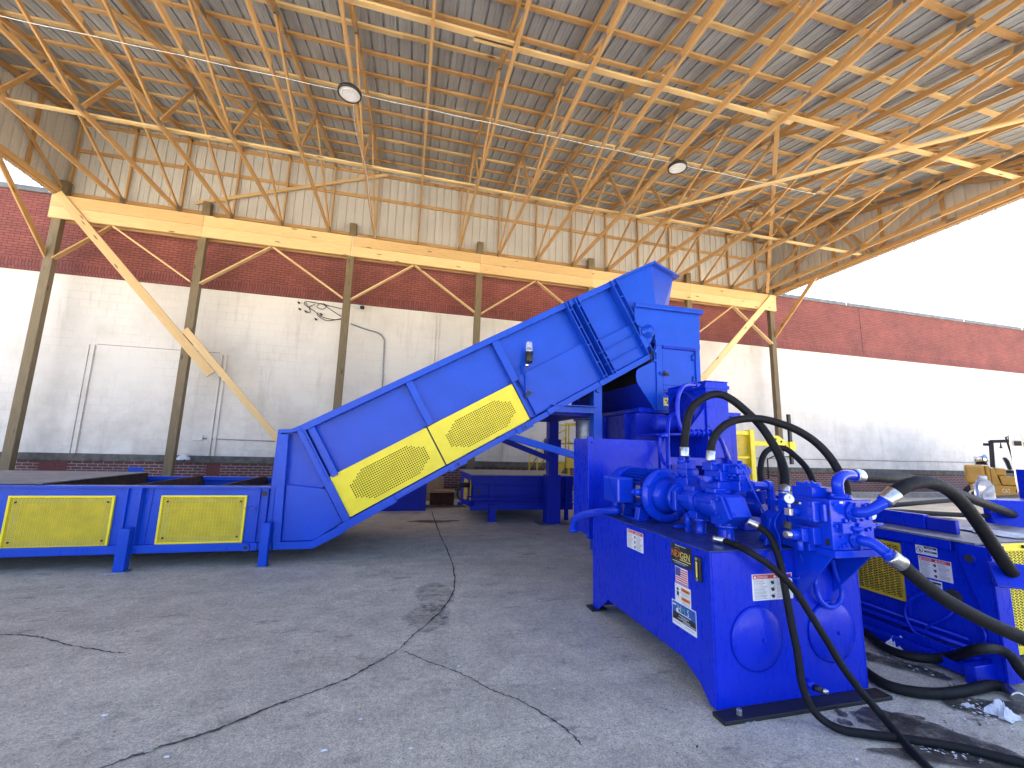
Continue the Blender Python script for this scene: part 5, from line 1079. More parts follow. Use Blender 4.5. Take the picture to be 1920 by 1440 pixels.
    q = MB(B); q.lathe((2.50, 2.42, 0.88), (0, 0, 1), [(0, 0.11), (0.02, 0.11), (0.021, 0.095), (0.16, 0.095), (0.20, 0.05)], 24); q.build('return_filter', parent=root)
power_unit()

# ------------------------------------------------------------------ hydraulic hoses
def hoses():
    def hose(label, pts, r, ends=(1, 1), group='black hydraulic hoses', fer=0.075):
        p = smooth_path(pts, 10); o = thing('hydraulic_hose', label, 'hose', tuple(p[0]), group)
        q = MB(M['black_rubber']); q.tube(p, r, 14); q.build('rubber_hose', parent=o)
        for k, on in enumerate(ends):
            if not on: continue
            a, c = (p[0], p[2]) if k == 0 else (p[-1], p[-3]); d = (c-a).normalized()
            q = MB(M['steel']); q.lathe(a-d*0.02, d, [(0, r*0.85), (0.0, r*1.1), (0.012, r*1.16), (0.02, r*1.08), (fer*0.5, r*1.16), (fer*0.55, r*1.1), (fer, r*1.16), (fer+0.004, r)], 18); q.build('ferrule', parent=o)
    A = lambda L: [at(x, y, Y) for x, y, Y in L]
    hose('tallest arching black hose from the rear pump over to the riser by the valve block', A([(1283, 852, 2.97), (1283, 832, 2.97), (1286, 806, 2.97), (1292, 776, 2.96), (1307, 755, 2.94), (1331, 741, 2.91), (1352, 740, 2.88), (1373, 750, 2.84), (1399, 771, 2.79), (1426, 798, 2.73), (1449, 832, 2.67), (1465, 864, 2.6), (1472, 895, 2.54), (1470, 925, 2.5)]), 0.031)
    hose('lower wide arching black hose from the front pump to behind the valve block', A([(1332, 860, 2.66), (1333, 842, 2.66), (1336, 827, 2.66), (1347, 808, 2.65), (1368, 792, 2.63), (1399, 785, 2.6), (1431, 786, 2.56), (1465, 795, 2.51), (1497, 808, 2.46), (1529, 829, 2.42), (1555, 856, 2.38), (1573, 885, 2.34), (1585, 911, 2.30), (1588, 945, 2.28)]), 0.028)
    hose('small thin looping black hose behind the tallest arching hose', A([(1442, 955, 3.0), (1434, 924, 3.02), (1427, 895, 3.05), (1427, 869, 3.07), (1434, 850, 3.08), (1447, 841, 3.07), (1471, 841, 3.02), (1492, 856, 2.95), (1513, 879, 2.85), (1526, 906, 2.75), (1535, 935, 2.65)]), 0.024, (1, 0))
    hose('thick black hose from the top blue elbow running back to the far flange plate', A([(1603, 892, 2.08), (1632, 893, 2.12), (1663, 895, 2.16), (1693, 897, 2.22), (1745, 908, 2.34), (1802, 928, 2.48), (1850, 946, 2.62), (1898, 964, 2.75)]), 0.038, (1, 0))
    hose('thick black hose arching from the middle blue elbow down to the near flange plate', A([(1664, 935, 1.82), (1681, 921, 1.80), (1698, 911, 1.79), (1722, 904, 1.79), (1750, 906, 1.80), (1781, 921, 1.82), (1810, 949, 1.84), (1834, 981, 1.86), (1858, 1017, 1.88), (1882, 1053, 1.89), (1897, 1074, 1.90)]), 0.036, (1, 0))
    hose('thick black hose sloping down to the right from the lowest blue elbow', A([(1674, 1046, 1.80), (1689, 1057, 1.79), (1721, 1086, 1.77), (1769, 1122, 1.74), (1818, 1150, 1.71), (1866, 1174, 1.68), (1920, 1198, 1.64), (1975, 1225, 1.60)]), 0.036, (1, 0))
    g = lambda *L: [atz(x, y, z) for x, y, z in L]
    hose('slim black hose hanging steeply down the tank front and then lying on the slab', A([(1408, 980, 2.31), (1423, 988, 2.28), (1442, 1003, 2.24), (1455, 1030, 2.19), (1463, 1056, 2.16), (1474, 1116, 2.13), (1484, 1170, 2.12), (1496, 1228, 2.10), (1503, 1279, 2.08)])+g((1519, 1322, 0.10), (1542, 1349, 0.045), (1577, 1368, 0.026), (1624, 1376, 0.026), (1700, 1386, 0.026), (1800, 1402, 0.026), (1880, 1421, 0.026), (1960, 1440, 0.026)), 0.020, (1, 0), fer=0.06)
    hose('slim black hose crossing the tank front diagonally to the lower picture edge', A([(1344, 1011, 2.40), (1358, 1014, 2.36), (1380, 1022, 2.27), (1410, 1038, 2.16), (1449, 1065, 2.13), (1488, 1104, 2.12), (1519, 1151, 2.09), (1550, 1201, 2.06), (1581, 1252, 2.03), (1616, 1298, 1.99), (1652, 1340, 1.94)])+g((1695, 1392, 0.028), (1740, 1440, 0.026), (1790, 1490, 0.026)), 0.020, (1, 0), fer=0.07)
    hose('black hose lying against the foot of the baler with a rising end', g((1600, 1160, 0.04), (1630, 1192, 0.045), (1665, 1217, 0.05), (1720, 1233, 0.06), (1780, 1232, 0.09))+A([(1830, 1218, 2.05), (1868, 1217, 2.03), (1895, 1230, 2.0), (1915, 1258, 1.98), (1940, 1285, 1.97)]), 0.030, (0, 0))
    hose('black hose curving on the slab beside the tank to a steel coupling', g((1600, 1240, 0.034), (1635, 1268, 0.034), (1670, 1287, 0.034), (1720, 1298, 0.034), (1770, 1300, 0.034), (1820, 1293, 0.034), (1858, 1285, 0.04), (1885, 1290, 0.04), (1905, 1305, 0.03)), 0.031, (0, 1))
    hose('thin black hose running level over the baler towards the forklift', A([(1640, 950, 3.6), (1700, 945, 3.7), (1760, 940, 3.85), (1830, 935, 4.0), (1915, 930, 4.2)]), 0.026, (0, 0))
    hose('second thin black hose resting along the baler top', A([(1640, 958, 3.1), (1700, 960, 3.1), (1770, 964, 3.12), (1860, 968, 3.15)]), 0.024, (0, 0))
hoses()

# ------------------------------------------------------------------ cabinet and cooler behind the power unit
def cabinet():
    t = thing('electrical_cabinet', 'plain blue steel cabinet standing right behind the electric motor', 'cabinet', (2.3, 4.3, 0))
    B = M['blue']
    b = MB(B); b.box(1.89, 2.82, 4.115, 4.53, 0.585, 1.58); c = b.build('cabinet_body', parent=t, bevel=0.004)
    b = MB(B); b.box(1.86, 1.915, 4.07, 4.114, 0.565, 1.60); b.build('edge_flange', parent=c, bevel=0.004)
    b = MB(B); b.box(2.72, 2.84, 4.08, 4.114, 0.575, 1.61); b.build('edge_flange', parent=c, bevel=0.004)
    b = MB(B); b.box(1.925, 2.71, 4.104, 4.1145, 0.62, 1.56); b.build('door', parent=c, bevel=0.002)
    b = MB(B); b.bolt((1.905, 4.069, 0.60), (0, -1, 0), 0.016, 0.012); b.bolt((1.905, 4.069, 1.54), (0, -1, 0), 0.016, 0.012); b.build('bolt', parent=c)
    for x in (2.2, 2.72):
        b = MB(M['blue_dull']); b.box(x, x+0.08, 4.3, 4.38, 0, 0.584); b.build('leg', parent=t)
cabinet()
def cooler():
    t = thing('oil_cooler', 'blue oil cooler with a round fan guard on a frame above the pumps', 'cooler', (3.6, 4.9, 0))
    B, BD = M['blue'], M['blue_dull']
    b = MB(B); b.box(3.765, 4.10, 4.60, 5.42, 1.40, 2.39); cr = b.build('radiator_core', parent=t, bevel=0.005)
    b = MB(B); b.box(3.74, 4.115, 4.585, 5.44, 2.30, 2.345) ; b.box(3.755, 4.11, 4.59, 5.43, 2.392, 2.40); b.build('top_rim', parent=cr)
    for z in (1.55, 1.8, 2.05, 2.25):
        b = MB(B); b.bolt((3.79, 4.60, z), (0, -1, 0), 0.012, 0.01); b.build('bolt', parent=cr)
    b = MB(BD); b.lathe((3.764, 5.0, 2.0), (-1, 0, 0), [(0, 0.30), (0.08, 0.29), (0.09, 0.275)], 36, caps=False); b.build('fan_shroud', parent=t)
    b = MB(BD)
    for k in range(9):
        r = 0.05+k*0.028; b.tube([(3.67, 5.0+r*math.cos(2*math.pi*i/28), 2.0+r*math.sin(2*math.pi*i/28)) for i in range(29)], 0.0035, 5, caps=False)
    for k in range(4): a = k*math.pi/2+0.78; b.tube([(3.667, 5.0, 2.0), (3.667, 5.0+0.28*math.cos(a), 2.0+0.28*math.sin(a))], 0.004, 5)
    b.build('fan_guard', parent=t)
    b = MB(BD); b.lathe((3.55, 5.0, 1.84), (-1, 0, 0), [(0, 0.10), (0.02, 0.115), (0.28, 0.115), (0.30, 0.10), (0.31, 0.04)], 24); fm = b.build('fan_motor', parent=t)
    b = MB(B); b.prism([(3.10, 4.72, 1.665), (3.76, 4.62, 1.69), (3.76, 5.4, 1.69), (3.10, 5.2, 1.665)], (0, 0, 0.025)); b.prism([(3.76, 4.63, 1.72), (3.48, 4.63, 1.72), (3.76, 4.63, 2.05)], (0, 0.012, 0)); b.build('motor_shelf', parent=t, bevel=0.003)
    b = MB(BD); b.box(3.2, 3.762, 5.38, 5.40, 1.42, 2.0); b.build('back_panel', parent=t)
    b = MB(B); b.box(3.05, 4.12, 4.60, 4.66, 1.12, 1.18); b.box(3.05, 4.12, 5.36, 5.42, 1.12, 1.18); b.box(3.05, 4.12, 4.66, 5.36, 1.30, 1.40); b.box(4.06, 4.12, 4.58, 4.66, 0.9, 1.40); b.box(3.80, 4.05, 4.60, 4.68, 0.0, 1.30) ; b.build('base_frame', parent=t, bevel=0.004)
    for x, y in ((3.08, 4.62), (3.08, 5.36), (3.50, 5.36)):
        b = MB(BD); b.box(x, x+0.07, y, y+0.07, 0.0, 1.119); b.build('leg', parent=t)
    b = MB(B); b.box(4.0, 4.35, 4.75, 5.2, 0.0, 1.28); b.build('side_box', parent=t, bevel=0.006)
    b = MB(M['black']); b.box(4.12, 4.30, 4.55, 4.62, 1.29, 1.33); b.build('latch', parent=t)
    # pipework
    Y = 4.35
    P = lambda x, y, yy=Y: at(x, y, yy)
    b = MB(B); b.tube(smooth_path([P(1312, 722, 4.62), P(1290, 722, 4.5), P(1278, 728), P(1271, 745), P(1270, 770), P(1272, 790), P(1277, 805), P(1283, 815)], 7), 0.026, 12); b.lathe(P(1305, 722, 4.6), P(1290, 722, 4.5)-P(1305, 722, 4.6), [(0, 0.04), (0.03, 0.045), (0.06, 0.04)], 12); b.build('cooler_pipe', parent=t)
    b = MB(B); b.tube(smooth_path([P(1266, 774, 4.6), P(1258, 780, 4.4), P(1253, 792, 4.2), P(1252, 830, 4.0), P(1253, 870, 3.9), P(1254, 890, 3.85)], 7), 0.022, 10); b.build('cooler_pipe', parent=t)
    b = MB(B); b.tube(smooth_path([P(1238, 820, 4.0), P(1237, 835, 4.0), P(1238, 850, 4.0), P(1244, 866, 3.9), P(1252, 875, 3.8)], 6), 0.018, 10); b.tube([P(1238, 818, 4.0), P(1250, 815, 4.0)], 0.03, 8); b.build('cooler_pipe', parent=t)
    b = MB(B); p0, p1 = P(1290, 812, 4.2), P(1338, 812, 4.2); b.tube([p0, p1], 0.028, 12)
    for k in range(5): q = p0+(p1-p0)*(0.12+0.18*k); b.lathe(q, p1-p0, [(0, 0.045), (0.03, 0.045)], 8 if k % 2 else 16, smooth=False)
    b.build('check_valve', parent=t)
    b = MB(B); b.tube(smooth_path([P(1345, 818, 4.15), P(1352, 826, 3.9), P(1358, 840, 3.5), P(1364, 856, 3.0), P(1368, 868, 2.75)], 7), 0.022, 10); b.build('cooler_pipe', parent=t)
cooler()
# ------------------------------------------------------------------ things standing behind the machines
def background():
    YO, Y = M['yellow_old'], M['yellow']
    # stairs and platform
    t = thing('yellow_steel_stairs', 'small yellow steel stairs with handrails half hidden behind the blue cabinet', 'stairs', (4.6, 10.6, 0))
    for yy in (10.45, 11.15):
        b = MB(YO); b.bar((3.05, yy, 0.05), (4.12, yy, 1.10), 0.16, 0.04); b.build('stringer', parent=t)
        b = MB(YO); b.tube([(3.35, yy, 0.95), (3.78, yy, 1.50), (4.13, yy, 1.80)], 0.024, 8); b.tube([(4.13, yy, 1.08), (4.13, yy, 2.14), (5.4, yy, 2.18)], 0.024, 8); b.tube([(4.13, yy, 1.62), (5.4, yy, 1.66)], 0.024, 8); b.tube([(4.50, yy, 1.1), (4.50, yy, 2.15)], 0.024, 8); b.tube([(4.13, yy, 1.99), (3.95, yy, 1.90), (3.35, yy, 1.25), (3.35, yy, 0.4)], 0.024, 8); b.build('handrail', parent=t)
    for k in range(5):
        b = MB(YO); b.box(3.12+k*0.21, 3.36+k*0.21, 10.47, 11.13, 0.18+k*0.2, 0.21+k*0.2); b.build('tread', parent=t)
    b = MB(YO); b.box(4.12, 5.5, 10.42, 11.18, 1.04, 1.12); b.box(4.12, 5.5, 10.40, 10.419, 0.98, 1.24); b.build('platform', parent=t)
    for x in (4.2, 5.4):
        for yy in (10.46, 11.1): b = MB(YO); b.box(x, x+0.06, yy, yy+0.06, 0, 1.039); b.build('leg', parent=t)
    # yellow door frame with its swing arm
    t = thing('yellow_steel_gate', 'yellow steel gate with a swing arm and black rod beside the oil cooler', 'gate', (8.0, 8.6, 0))
    b = MB(YO)
    b.box(7.2, 8.13, 8.56, 8.60, 0.1, 1.98); b.build('gate_panel', parent=t)
    b = MB(Y); b.box(7.2, 8.13, 8.50, 8.559, 1.93, 2.03); b.box(8.131, 8.26, 8.47, 8.62, 0.0, 2.06); b.box(7.2, 8.13, 8.52, 8.559, 1.36, 1.42); b.box(7.2, 8.13, 8.52, 8.559, 0.70, 0.76); b.box(7.12, 7.199, 8.5, 8.6, 0.0, 2.03); b.build('gate_frame', parent=t, bevel=0.006)
    b = MB(Y); b.box(8.261, 9.0, 8.50, 8.56, 1.68, 1.80); b.box(8.261, 9.0, 8.47, 8.499, 1.785, 1.80); b.box(8.261, 9.0, 8.47, 8.499, 1.68, 1.695); b.build('arm', parent=t, bevel=0.004)
    b = MB(Y); b.prism([(8.62, 8.44, 1.80), (8.70, 8.44, 1.95), (8.95, 8.44, 1.94), (9.10, 8.44, 1.84), (9.32, 8.44, 1.74), (9.32, 8.44, 1.60), (9.18, 8.44, 1.62), (8.85, 8.44, 1.69)], (0, 0.029, 0)); b.box(9.24, 9.42, 8.40, 8.52, 1.60, 1.80)
    b.use(M['black'])
    for x, z in ((8.75, 1.89), (8.85, 1.85), (9.02, 1.80), (9.14, 1.69)): b.lathe((x, 8.439, z), (0, -1, 0), [(0, 0.032), (0.006, 0.03)], 14)
    b.build('arm_plate', parent=t, bevel=0.003)
    b = MB(M['black']); b.box(9.29, 9.37, 8.44, 8.50, 1.25, 2.49); b.build('rod', parent=t, bevel=0.006)
    b = MB(M['black']); b.tube([(8.60, 8.47, 0.9), (8.60, 8.47, 1.36), (8.80, 8.47, 1.44), (9.3, 8.47, 1.43)], 0.018, 8); b.tube([(8.55, 8.47, 1.0), (9.6, 8.47, 0.84)], 0.014, 8); b.build('hose_bracket', parent=t)
    # baler parts at the right edge
    t = thing('hose_manifold_stand', 'blue steel stand with flange plates at the picture edge where the hoses end', 'stand', (6.4, 3.1, 0))
    b = MB(M['blue']); b.box(7.02, 7.4, 3.1, 3.4, 0.0, 1.37); b.build('column', parent=t, bevel=0.006)
    b = MB(M['blue']); b.box(6.0, 7.015, 3.0, 3.2, 0.0, 1.06); b.build('shelf', parent=t, bevel=0.006)
    def flange(c, n, w, h):
        c, n = Vector(c), Vector(n).normalized(); u1 = n.cross(V(0, 0, 1)).normalized(); v1 = u1.cross(n)
        b = MB(M['blue']); b.prism([c+u1*(i*w)+v1*(j*h) for i, j in ((-1, -1), (1, -1), (1, 1), (-1, 1))], n*0.03); return b
    f = flange(at(1900, 966, 2.76), (-0.6, -0.8, 0.35), 0.17, 0.13); f.build('flange_plate', parent=t, bevel=0.005)
    f = flange(at(1906, 1082, 1.905), (-0.55, -0.7, 0.45), 0.12, 0.075); f.cyl(at(1906, 1082, 1.93)+V(0.05, 0.1, -0.05), at(1930, 1082, 1.93)+V(0.3, 0.2, -0.05), 0.05); f.build('flange_plate', parent=t, bevel=0.005)
    # forklift
    t = thing('forklift', 'tan yellow forklift with a silver gas bottle parked against the white wall', 'forklift', (21.2, 11.5, 0))
    F0, F1 = 11.0, 12.05; C = M['cat']
    b = MB(C); b.box(19.95, 20.98, F0, F1, 0.66, 1.33); b.build('counterweight', parent=t, bevel=0.10, seg=3)
    b = MB(C); b.box(20.985, 21.20, F0+0.02, F1-0.02, 0.66, 1.31); b.build('engine_cover', parent=t, bevel=0.03)
    b = MB(C); b.prism([(21.21, F0+0.03, 0.66), (21.65, F0+0.03, 0.66), (21.42, F0+0.03, 1.22), (21.21, F0+0.03, 1.24)], (0, 0.98, 0)); b.prism([(21.48, F0+0.05, 1.0), (21.95, F0+0.05, 0.98), (21.95, F0+0.05, 1.22), (21.44, F0+0.05, 1.24)], (0, 0.95, 0)); b.prism([(21.68, F0, 0.68), (22.5, F0, 0.68), (22.5, F0, 0.95), (21.58, F0, 0.98)], (0, 1.0, 0)); b.build('side_panel', parent=t, bevel=0.02)
    b = MB(C); b.box(20.12, 20.72, F0, F1, 0.46, 0.655); b.box(20.75, 22.5, F0-0.02, F1, 0.22, 0.655); b.build('chassis', parent=t, bevel=0.02)
    b = MB(M['white']); b.text('CAT', (21.62, F0-0.022, 0.42), (1, 0, 0), (0, 0, 1), 0.20, lift=0.004); b.build('lettering', parent=t, recalc=False)
    for x, r in ((20.35, 0.30), (22.6, 0.36)):
        for yy in (F0+0.02, F1-0.24):
            b = MB(M['tyre']); b.lathe((x, yy, r), (0, 1, 0), [(0, r*0.6), (0.0, r*0.94), (0.03, r), (0.19, r), (0.22, r*0.94), (0.22, r*0.6)], 28); w_ = b.build('wheel', parent=t)
            b = MB(M['white_paint']); b.lathe((x, yy-0.004, r), (0, 1, 0), [(0, r*0.40), (0.0, r*0.60), (0.05, r*0.58)], 24, caps=False); b.build('rim', parent=w_)
    b = MB(M['black'])
    for yy in (F0+0.06, F1-0.12):
        b.bar((21.40, yy, 1.25), (21.50, yy, 2.17), 0.15, 0.08, (1, 0, 0)); b.bar((21.40, yy, 2.16), (22.42, yy, 2.18), 0.08, 0.08); b.bar((22.30, yy, 2.35), (22.62, yy, 1.0), 0.10, 0.08, (1, 0, 0))
    for k in range(5): b.bar((21.55+k*0.2, F0+0.07, 2.17), (21.55+k*0.2, F1-0.11, 2.17), 0.04, 0.04)
    b.build('overhead_guard', parent=t)
    b = MB(M['black']); b.box(21.05, 21.38, F0+0.1, F0+0.22, 2.0, 2.09); b.lathe((21.9, F0+0.15, 1.92), (0, 0, 1), [(0, 0.09), (0.06, 0.05), (0.2, 0.02)], 14); b.build('work_lamp', parent=t, bevel=0.01)
    b = MB(M['chrome']); b.lathe((20.50, F0+0.35, 1.54), (1, 0.15, 0), [(0, 0.05), (0.03, 0.13), (0.10, 0.165), (0.62, 0.165), (0.70, 0.10), (0.74, 0.06)], 24); b.build('gas_bottle', parent=t)
    b = MB(M['black']); b.tube([(20.55, F0+0.3, 1.34), (20.62, F0+0.25, 1.42)], 0.02, 6); b.tube([(21.0, F0+0.3, 1.34), (21.0, F0+0.25, 1.40)], 0.02, 6); b.bar((20.6, F0+0.35, 1.36), (21.15, F0+0.4, 1.36), 0.05, 0.25); b.build('bottle_cradle', parent=t)
    b = MB(M['black']); b.prism([(21.95, F0+0.3, 1.60), (22.08, F0+0.3, 1.62), (22.22, F0+0.3, 1.50), (22.30, F0+0.3, 1.20), (22.15, F0+0.3, 1.18), (22.05, F0+0.3, 1.42)], (0, 0.5, 0)); b.box(22.0, 22.5, F0+0.3, F0+0.8, 1.08, 1.18); b.build('seat', parent=t, bevel=0.03)
    b = MB(M['glass_red']); b.cyl((22.32, F0-0.03, 0.50), (22.32, F0+0.02, 0.50), 0.07); b.build('tail_lamp', parent=t)
    b = MB(M['black']); b.box(22.7, 22.85, F0+0.2, F1-0.2, 0.1, 2.1); b.build('mast', parent=t)
    sx = 0.48                                   # turned side on to the yard, length squashed to fill its visible span
    for ch in t.children_recursive:
        wheel = ch.name.startswith(('wheel', 'rim'))
        if wheel: xc = (min(v.co.x for v in ch.data.vertices)+max(v.co.x for v in ch.data.vertices))/2
        for v in ch.data.vertices: v.co.x = xc*sx+(v.co.x-xc) if wheel else v.co.x*sx
    t.rotation_euler.z = rad(-60); P = at(1810, 890, 10.7); c_, s2 = math.cos(rad(-60)), math.sin(rad(-60)); lx, ly = -1.25*sx, -0.5
    t.location = (P.x-(c_*lx-s2*ly), P.y-(s2*lx+c_*ly), 0)
    # box trailer, its open rear towards the viewer
    d = _ray(1905, 870); d.z = 0; d.normalize(); r_ = V(d.y, -d.x, 0); o = at(1912, 930, 7.5); o.z = 0
    t = thing('box_trailer', 'white box trailer with its rear door standing open at the picture edge', 'trailer', tuple(o))
    L = lambda a, b_, z: o+r_*a+d*b_+V(0, 0, z)
    def lbox(q, a0, a1, b0, b1, z0, z1): q.hexa([L(a0, b0, z0), L(a1, b0, z0), L(a1, b1, z0), L(a0, b1, z0), L(a0, b0, z1), L(a1, b0, z1), L(a1, b1, z1), L(a0, b1, z1)])
    q = MB(M['white_paint']); q.prism([L(-0.02, 0.05, 0.5), L(0.0, 0.05, 2.12), L(0.08, 0.05, 2.22), L(0.3, 0.05, 2.28), L(1.9, 0.05, 2.28), L(2.1, 0.05, 2.15), L(2.1, 0.05, 0.5)], d*4.0); bx = q.build('trailer_body', parent=t)
    q = MB(M['white_paint']); lbox(q, -0.03, 0.19, 0, 0.049, 0.5, 2.14); lbox(q, 1.9, 2.12, 0, 0.049, 0.5, 2.14); lbox(q, 0.19, 1.9, 0, 0.049, 1.98, 2.26); q.build('rear_frame', parent=bx, bevel=0.02)
    q = MB(M['interior']); lbox(q, 0.20, 1.89, 0.03, 0.046, 0.55, 1.97); q.build('door_opening', parent=bx)
    q = MB(M['glass_red']); q.lathe(L(0.36, -0.002, 2.14), -d, [(0, 0.085), (0.02, 0.07)], 16); q.lathe(L(0.05, -0.002, 0.66), -d, [(0, 0.07), (0.02, 0.06)], 16); q.build('marker_lamp', parent=bx)
    q = MB(M['black']); lbox(q, 0.04, 0.17, -0.03, -0.002, 1.88, 2.0); lbox(q, 0.04, 0.2, -0.03, -0.002, 0.92, 1.05); q.build('hinge', parent=bx)
    q = MB(M['tyre']); q.lathe(L(0.02, 2.2, 0.34), r_, [(0, 0.2), (0, 0.34), (0.2, 0.34), (0.2, 0.2)], 24); q.lathe(L(1.9, 2.2, 0.34), r_, [(0, 0.2), (0, 0.34), (0.2, 0.34), (0.2, 0.2)], 24); q.build('wheel', parent=t)
    # boxes and a steel bin under the sloping conveyor
    def carton(label, x0, x1, y0, y1, z0, z1, mat, flaps=True, rot=0.0):
        c = V((x0+x1)/2, (y0+y1)/2, 0); t = thing('cardboard_box', label, 'box', (c.x, c.y, z0))
        R_ = lambda x, y, z: c+V((x-c.x)*math.cos(rot)-(y-c.y)*math.sin(rot), (x-c.x)*math.sin(rot)+(y-c.y)*math.cos(rot), z)
        b = MB(mat); b.hexa([R_(x0, y0, z0), R_(x1, y0, z0), R_(x1, y1, z0), R_(x0, y1, z0), R_(x0, y0, z1), R_(x1, y0, z1), R_(x1, y1, z1), R_(x0, y1, z1)]); b.build('carton', parent=t, bevel=0.006)
        if flaps:
            b = MB(M['cardboard']); b.prism([R_(x0-0.04, y0-0.10, z1+0.004), R_(x1+0.03, y0-0.06, z1+0.02), R_(x1, y0+0.10, z1+0.012), R_(x0, y0+0.12, z1+0.006)], (0, 0, 0.006)); b.prism([R_(x0, y1-0.10, z1+0.01), R_(x1, y1-0.12, z1+0.006), R_(x1+0.02, y1+0.05, z1+0.03), R_(x0, y1+0.06, z1+0.03)], (0, 0, 0.006)); b.build('flap', parent=t)
    carton('dark stained cardboard box with loose flaps lying on the floor under the conveyor', 0.72, 1.32, 10.9, 11.35, 0.0, 0.30, M['cardboard_dark'], True, -0.1)
    carton('tan cardboard box tipped against the brick base behind the dark stained box', 0.50, 1.10, 11.75, 12.05, 0.0, 0.62, M['cardboard'], False, 0.05)
    t = thing('steel_bin', 'dark blue steel bin on the floor in the shade under the sloping conveyor', 'bin', (0.1, 10.2, 0))
    b = MB(M['blue_dull']); b.box(-0.75, 0.55, 9.95, 10.7, 0.0, 0.62); b.build('bin_body', parent=t, bevel=0.006)
    b = MB(M['blue_dull']); b.box(-0.78, 0.58, 9.92, 10.73, 0.621, 0.66); b.build('bin_rim', parent=t, bevel=0.006)
background()

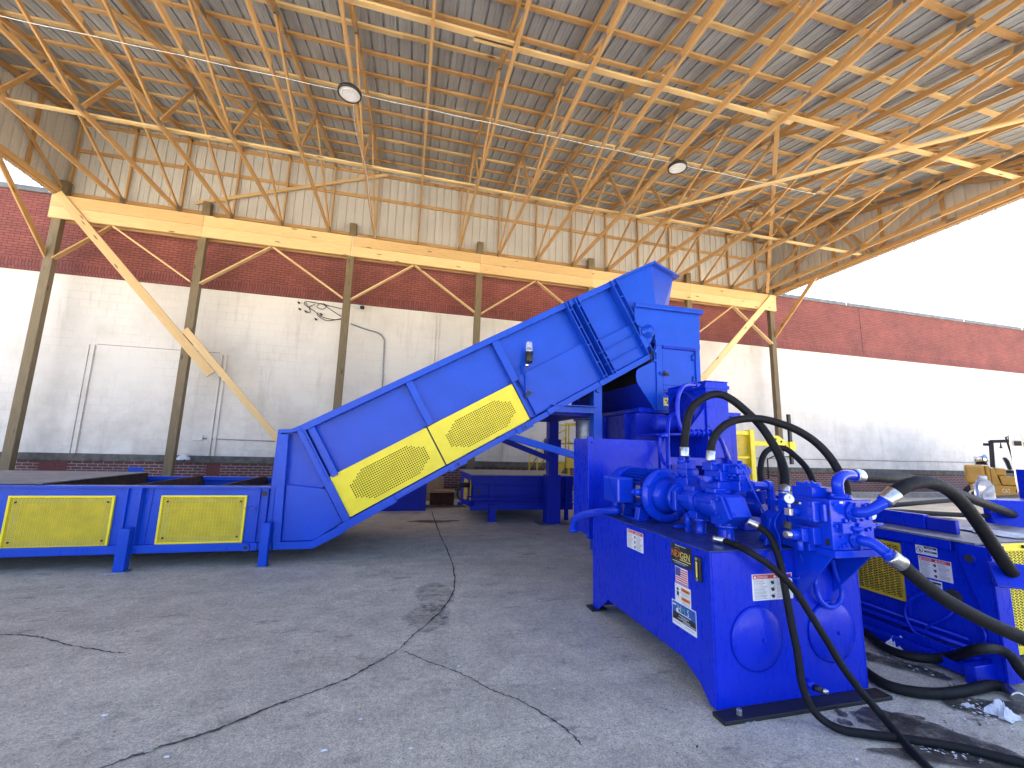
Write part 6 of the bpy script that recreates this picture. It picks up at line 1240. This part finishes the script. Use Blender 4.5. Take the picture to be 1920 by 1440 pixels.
# ------------------------------------------------------------------ litter
def crumple(name, label, cat, c, r, h, mat, seed, flat=1.0):
    rs = random.Random(seed); b = MB(M[mat]); n = 11; g = {}
    for i in range(n):
        for j in range(n):
            u, v = (i/(n-1)-0.5)*2, (j/(n-1)-0.5)*2
            e = max(abs(u), abs(v))
            x = u*r*(1+rs.uniform(-0.22, 0.22))+0.15*r*math.sin(5*v+seed); y = v*r*flat*(1+rs.uniform(-0.22, 0.22))
            z = h*max(0, (1-e*e))*rs.uniform(0.3, 1.0)+0.004+rs.uniform(0, h*0.18)
            g[i, j] = b.bm.verts.new((c.x+x, c.y+y, c.z+z))
    for i in range(n-1):
        for j in range(n-1): b.face([g[i, j], g[i+1, j], g[i+1, j+1], g[i, j+1]])
    return tag(b.build(name), label, cat)
def litter():
    G = lambda x, y, z=0.0: atz(x, y, z)
    crumple('crumpled_napkin', 'crumpled white napkin with blue marks on the slab by the baler foot', 'litter', G(1880, 1345), 0.055, 0.085, 'paper', 1)
    crumple('paper_scrap', 'flat tan scrap of cardboard beside the crumpled white napkin', 'litter', G(1840, 1350), 0.05, 0.01, 'paper_tan', 2, 0.6)
    crumple('paper_scrap', 'torn white paper strip on the slab left of the tan cardboard scrap', 'litter', G(1815, 1325), 0.045, 0.015, 'paper', 3, 0.5)
    crumple('plastic_wrap', 'clump of clear plastic film behind the hose at the baler foot', 'litter', G(1690, 1218), 0.10, 0.09, 'paper', 4, 0.6)
    crumple('plastic_sheet', 'wrinkled clear plastic sheet lying on top of the near baler housing', 'litter', atz(1862, 1000, 0.885), 0.14, 0.03, 'paper', 5, 1.5)
    crumple('plastic_bag', 'white plastic bag snagged on the dark ledge of the wall', 'litter', V(-5.36, WY-0.10, 0.93), 0.14, 0.16, 'paper', 6, 0.5)
    for k, (x, y, r, m, lab) in enumerate((
        (196, 1343, 0.022, 'paper', 'thin white paper strip on the slab near the lower left corner'),
        (278, 1410, 0.028, 'paper_tan', 'reddish torn wrapper lying on the long slab crack'),
        (312, 1421, 0.018, 'paper', 'small crumpled white foil beside the torn wrapper on the crack'),
        (712, 1180, 0.02, 'paper_tan', 'small brown leaf scrap left of the damp patch'),
        (656, 1265, 0.012, 'paper', 'tiny white scrap right on the slab crack below its fork'),
        (676, 1350, 0.014, 'paper', 'small white scrap alone in the middle of the near slab'),
        (770, 1405, 0.016, 'paper', 'small pale scrap on the near slab in front of the tank'),
        (608, 1409, 0.022, 'paper', 'flat pale paper flake near the lower picture edge'),
        (860, 1250, 0.014, 'paper', 'white flake beside the thin slab crack'),
        (782, 1100, 0.02, 'paper', 'clear film scrap on the slab behind the damp patch'),
        (586, 1180, 0.014, 'paper', 'small white flake on the open slab left of the crack fork'))):
        crumple('paper_scrap', lab, 'litter', G(x, y), r*0.62, r*0.3, m, 10+k, 0.5)
    t = thing('water_bottle', 'big clear water bottle with a white cap standing among the hoses', 'bottle', tuple(at(1848, 935, 3.1)))
    p = at(1848, 936, 3.1); p.z = 1.0605
    q = MB(M['clear']); q.lathe(p, (0, 0, 1), [(0, 0.07), (0.02, 0.075), (0.14, 0.075), (0.19, 0.045), (0.205, 0.03)], 20); q.build('bottle', parent=t)
    q = MB(M['white']); q.lathe(p+V(0, 0, 0.206), (0, 0, 1), [(0, 0.032), (0.035, 0.032)], 16); q.build('cap', parent=t)
    rs = random.Random(21); b = MB(M['paper']); flakes = []
    for _ in range(130): flakes.append((rs.uniform(-4.0, 6.0), rs.uniform(1.6, 10.5), rs.uniform(0.004, 0.013), M['paper'] if rs.random() < 0.55 else M['black']))
    for _ in range(110):
        a = rs.uniform(0, 1); c = G(1640, 1215).lerp(G(1800, 1290), a); flakes.append((c.x+rs.gauss(0, 0.06), c.y+rs.gauss(0, 0.06), rs.uniform(0.003, 0.012), M['paper'] if rs.random() < 0.5 else M['ink']))
    for _ in range(80):
        c = G(1830, 1345); flakes.append((c.x+rs.gauss(0, 0.10), c.y+rs.gauss(0, 0.07), rs.uniform(0.003, 0.012), M['paper'] if rs.random() < 0.7 else M['ink']))
    for _ in range(60):
        c = G(1700, 1400).lerp(G(1850, 1435), rs.random()); flakes.append((c.x+rs.gauss(0, 0.02), c.y+rs.gauss(0, 0.02), rs.uniform(0.003, 0.010), M['paper'] if rs.random() < 0.7 else M['ink']))
    for _ in range(90):
        c = G(822, 945); flakes.append((c.x+rs.gauss(0, 0.5), c.y+rs.gauss(0, 0.5), rs.uniform(0.006, 0.025), M['paper'] if rs.random() < 0.5 else M['rust']))
    for x, y, r, m in flakes:
        if 1.75 < x < 2.95 and 2.2 < y < 3.9: continue
        b.use(m); a0 = rs.uniform(0, 6.28); z0 = 0.012
        b.poly([(x+r*k_*math.cos(a0+i*1.4), y+r*k_*math.sin(a0+i*1.4), z0+rs.uniform(0, 0.004)) for i, k_ in enumerate((1, 0.7, 1.2, 0.6))])
    o = b.build('litter_flakes'); o['kind'] = 'stuff'; o['label'] = 'tiny paper and rubber flakes scattered over the slab'; o['category'] = 'litter'
litter()
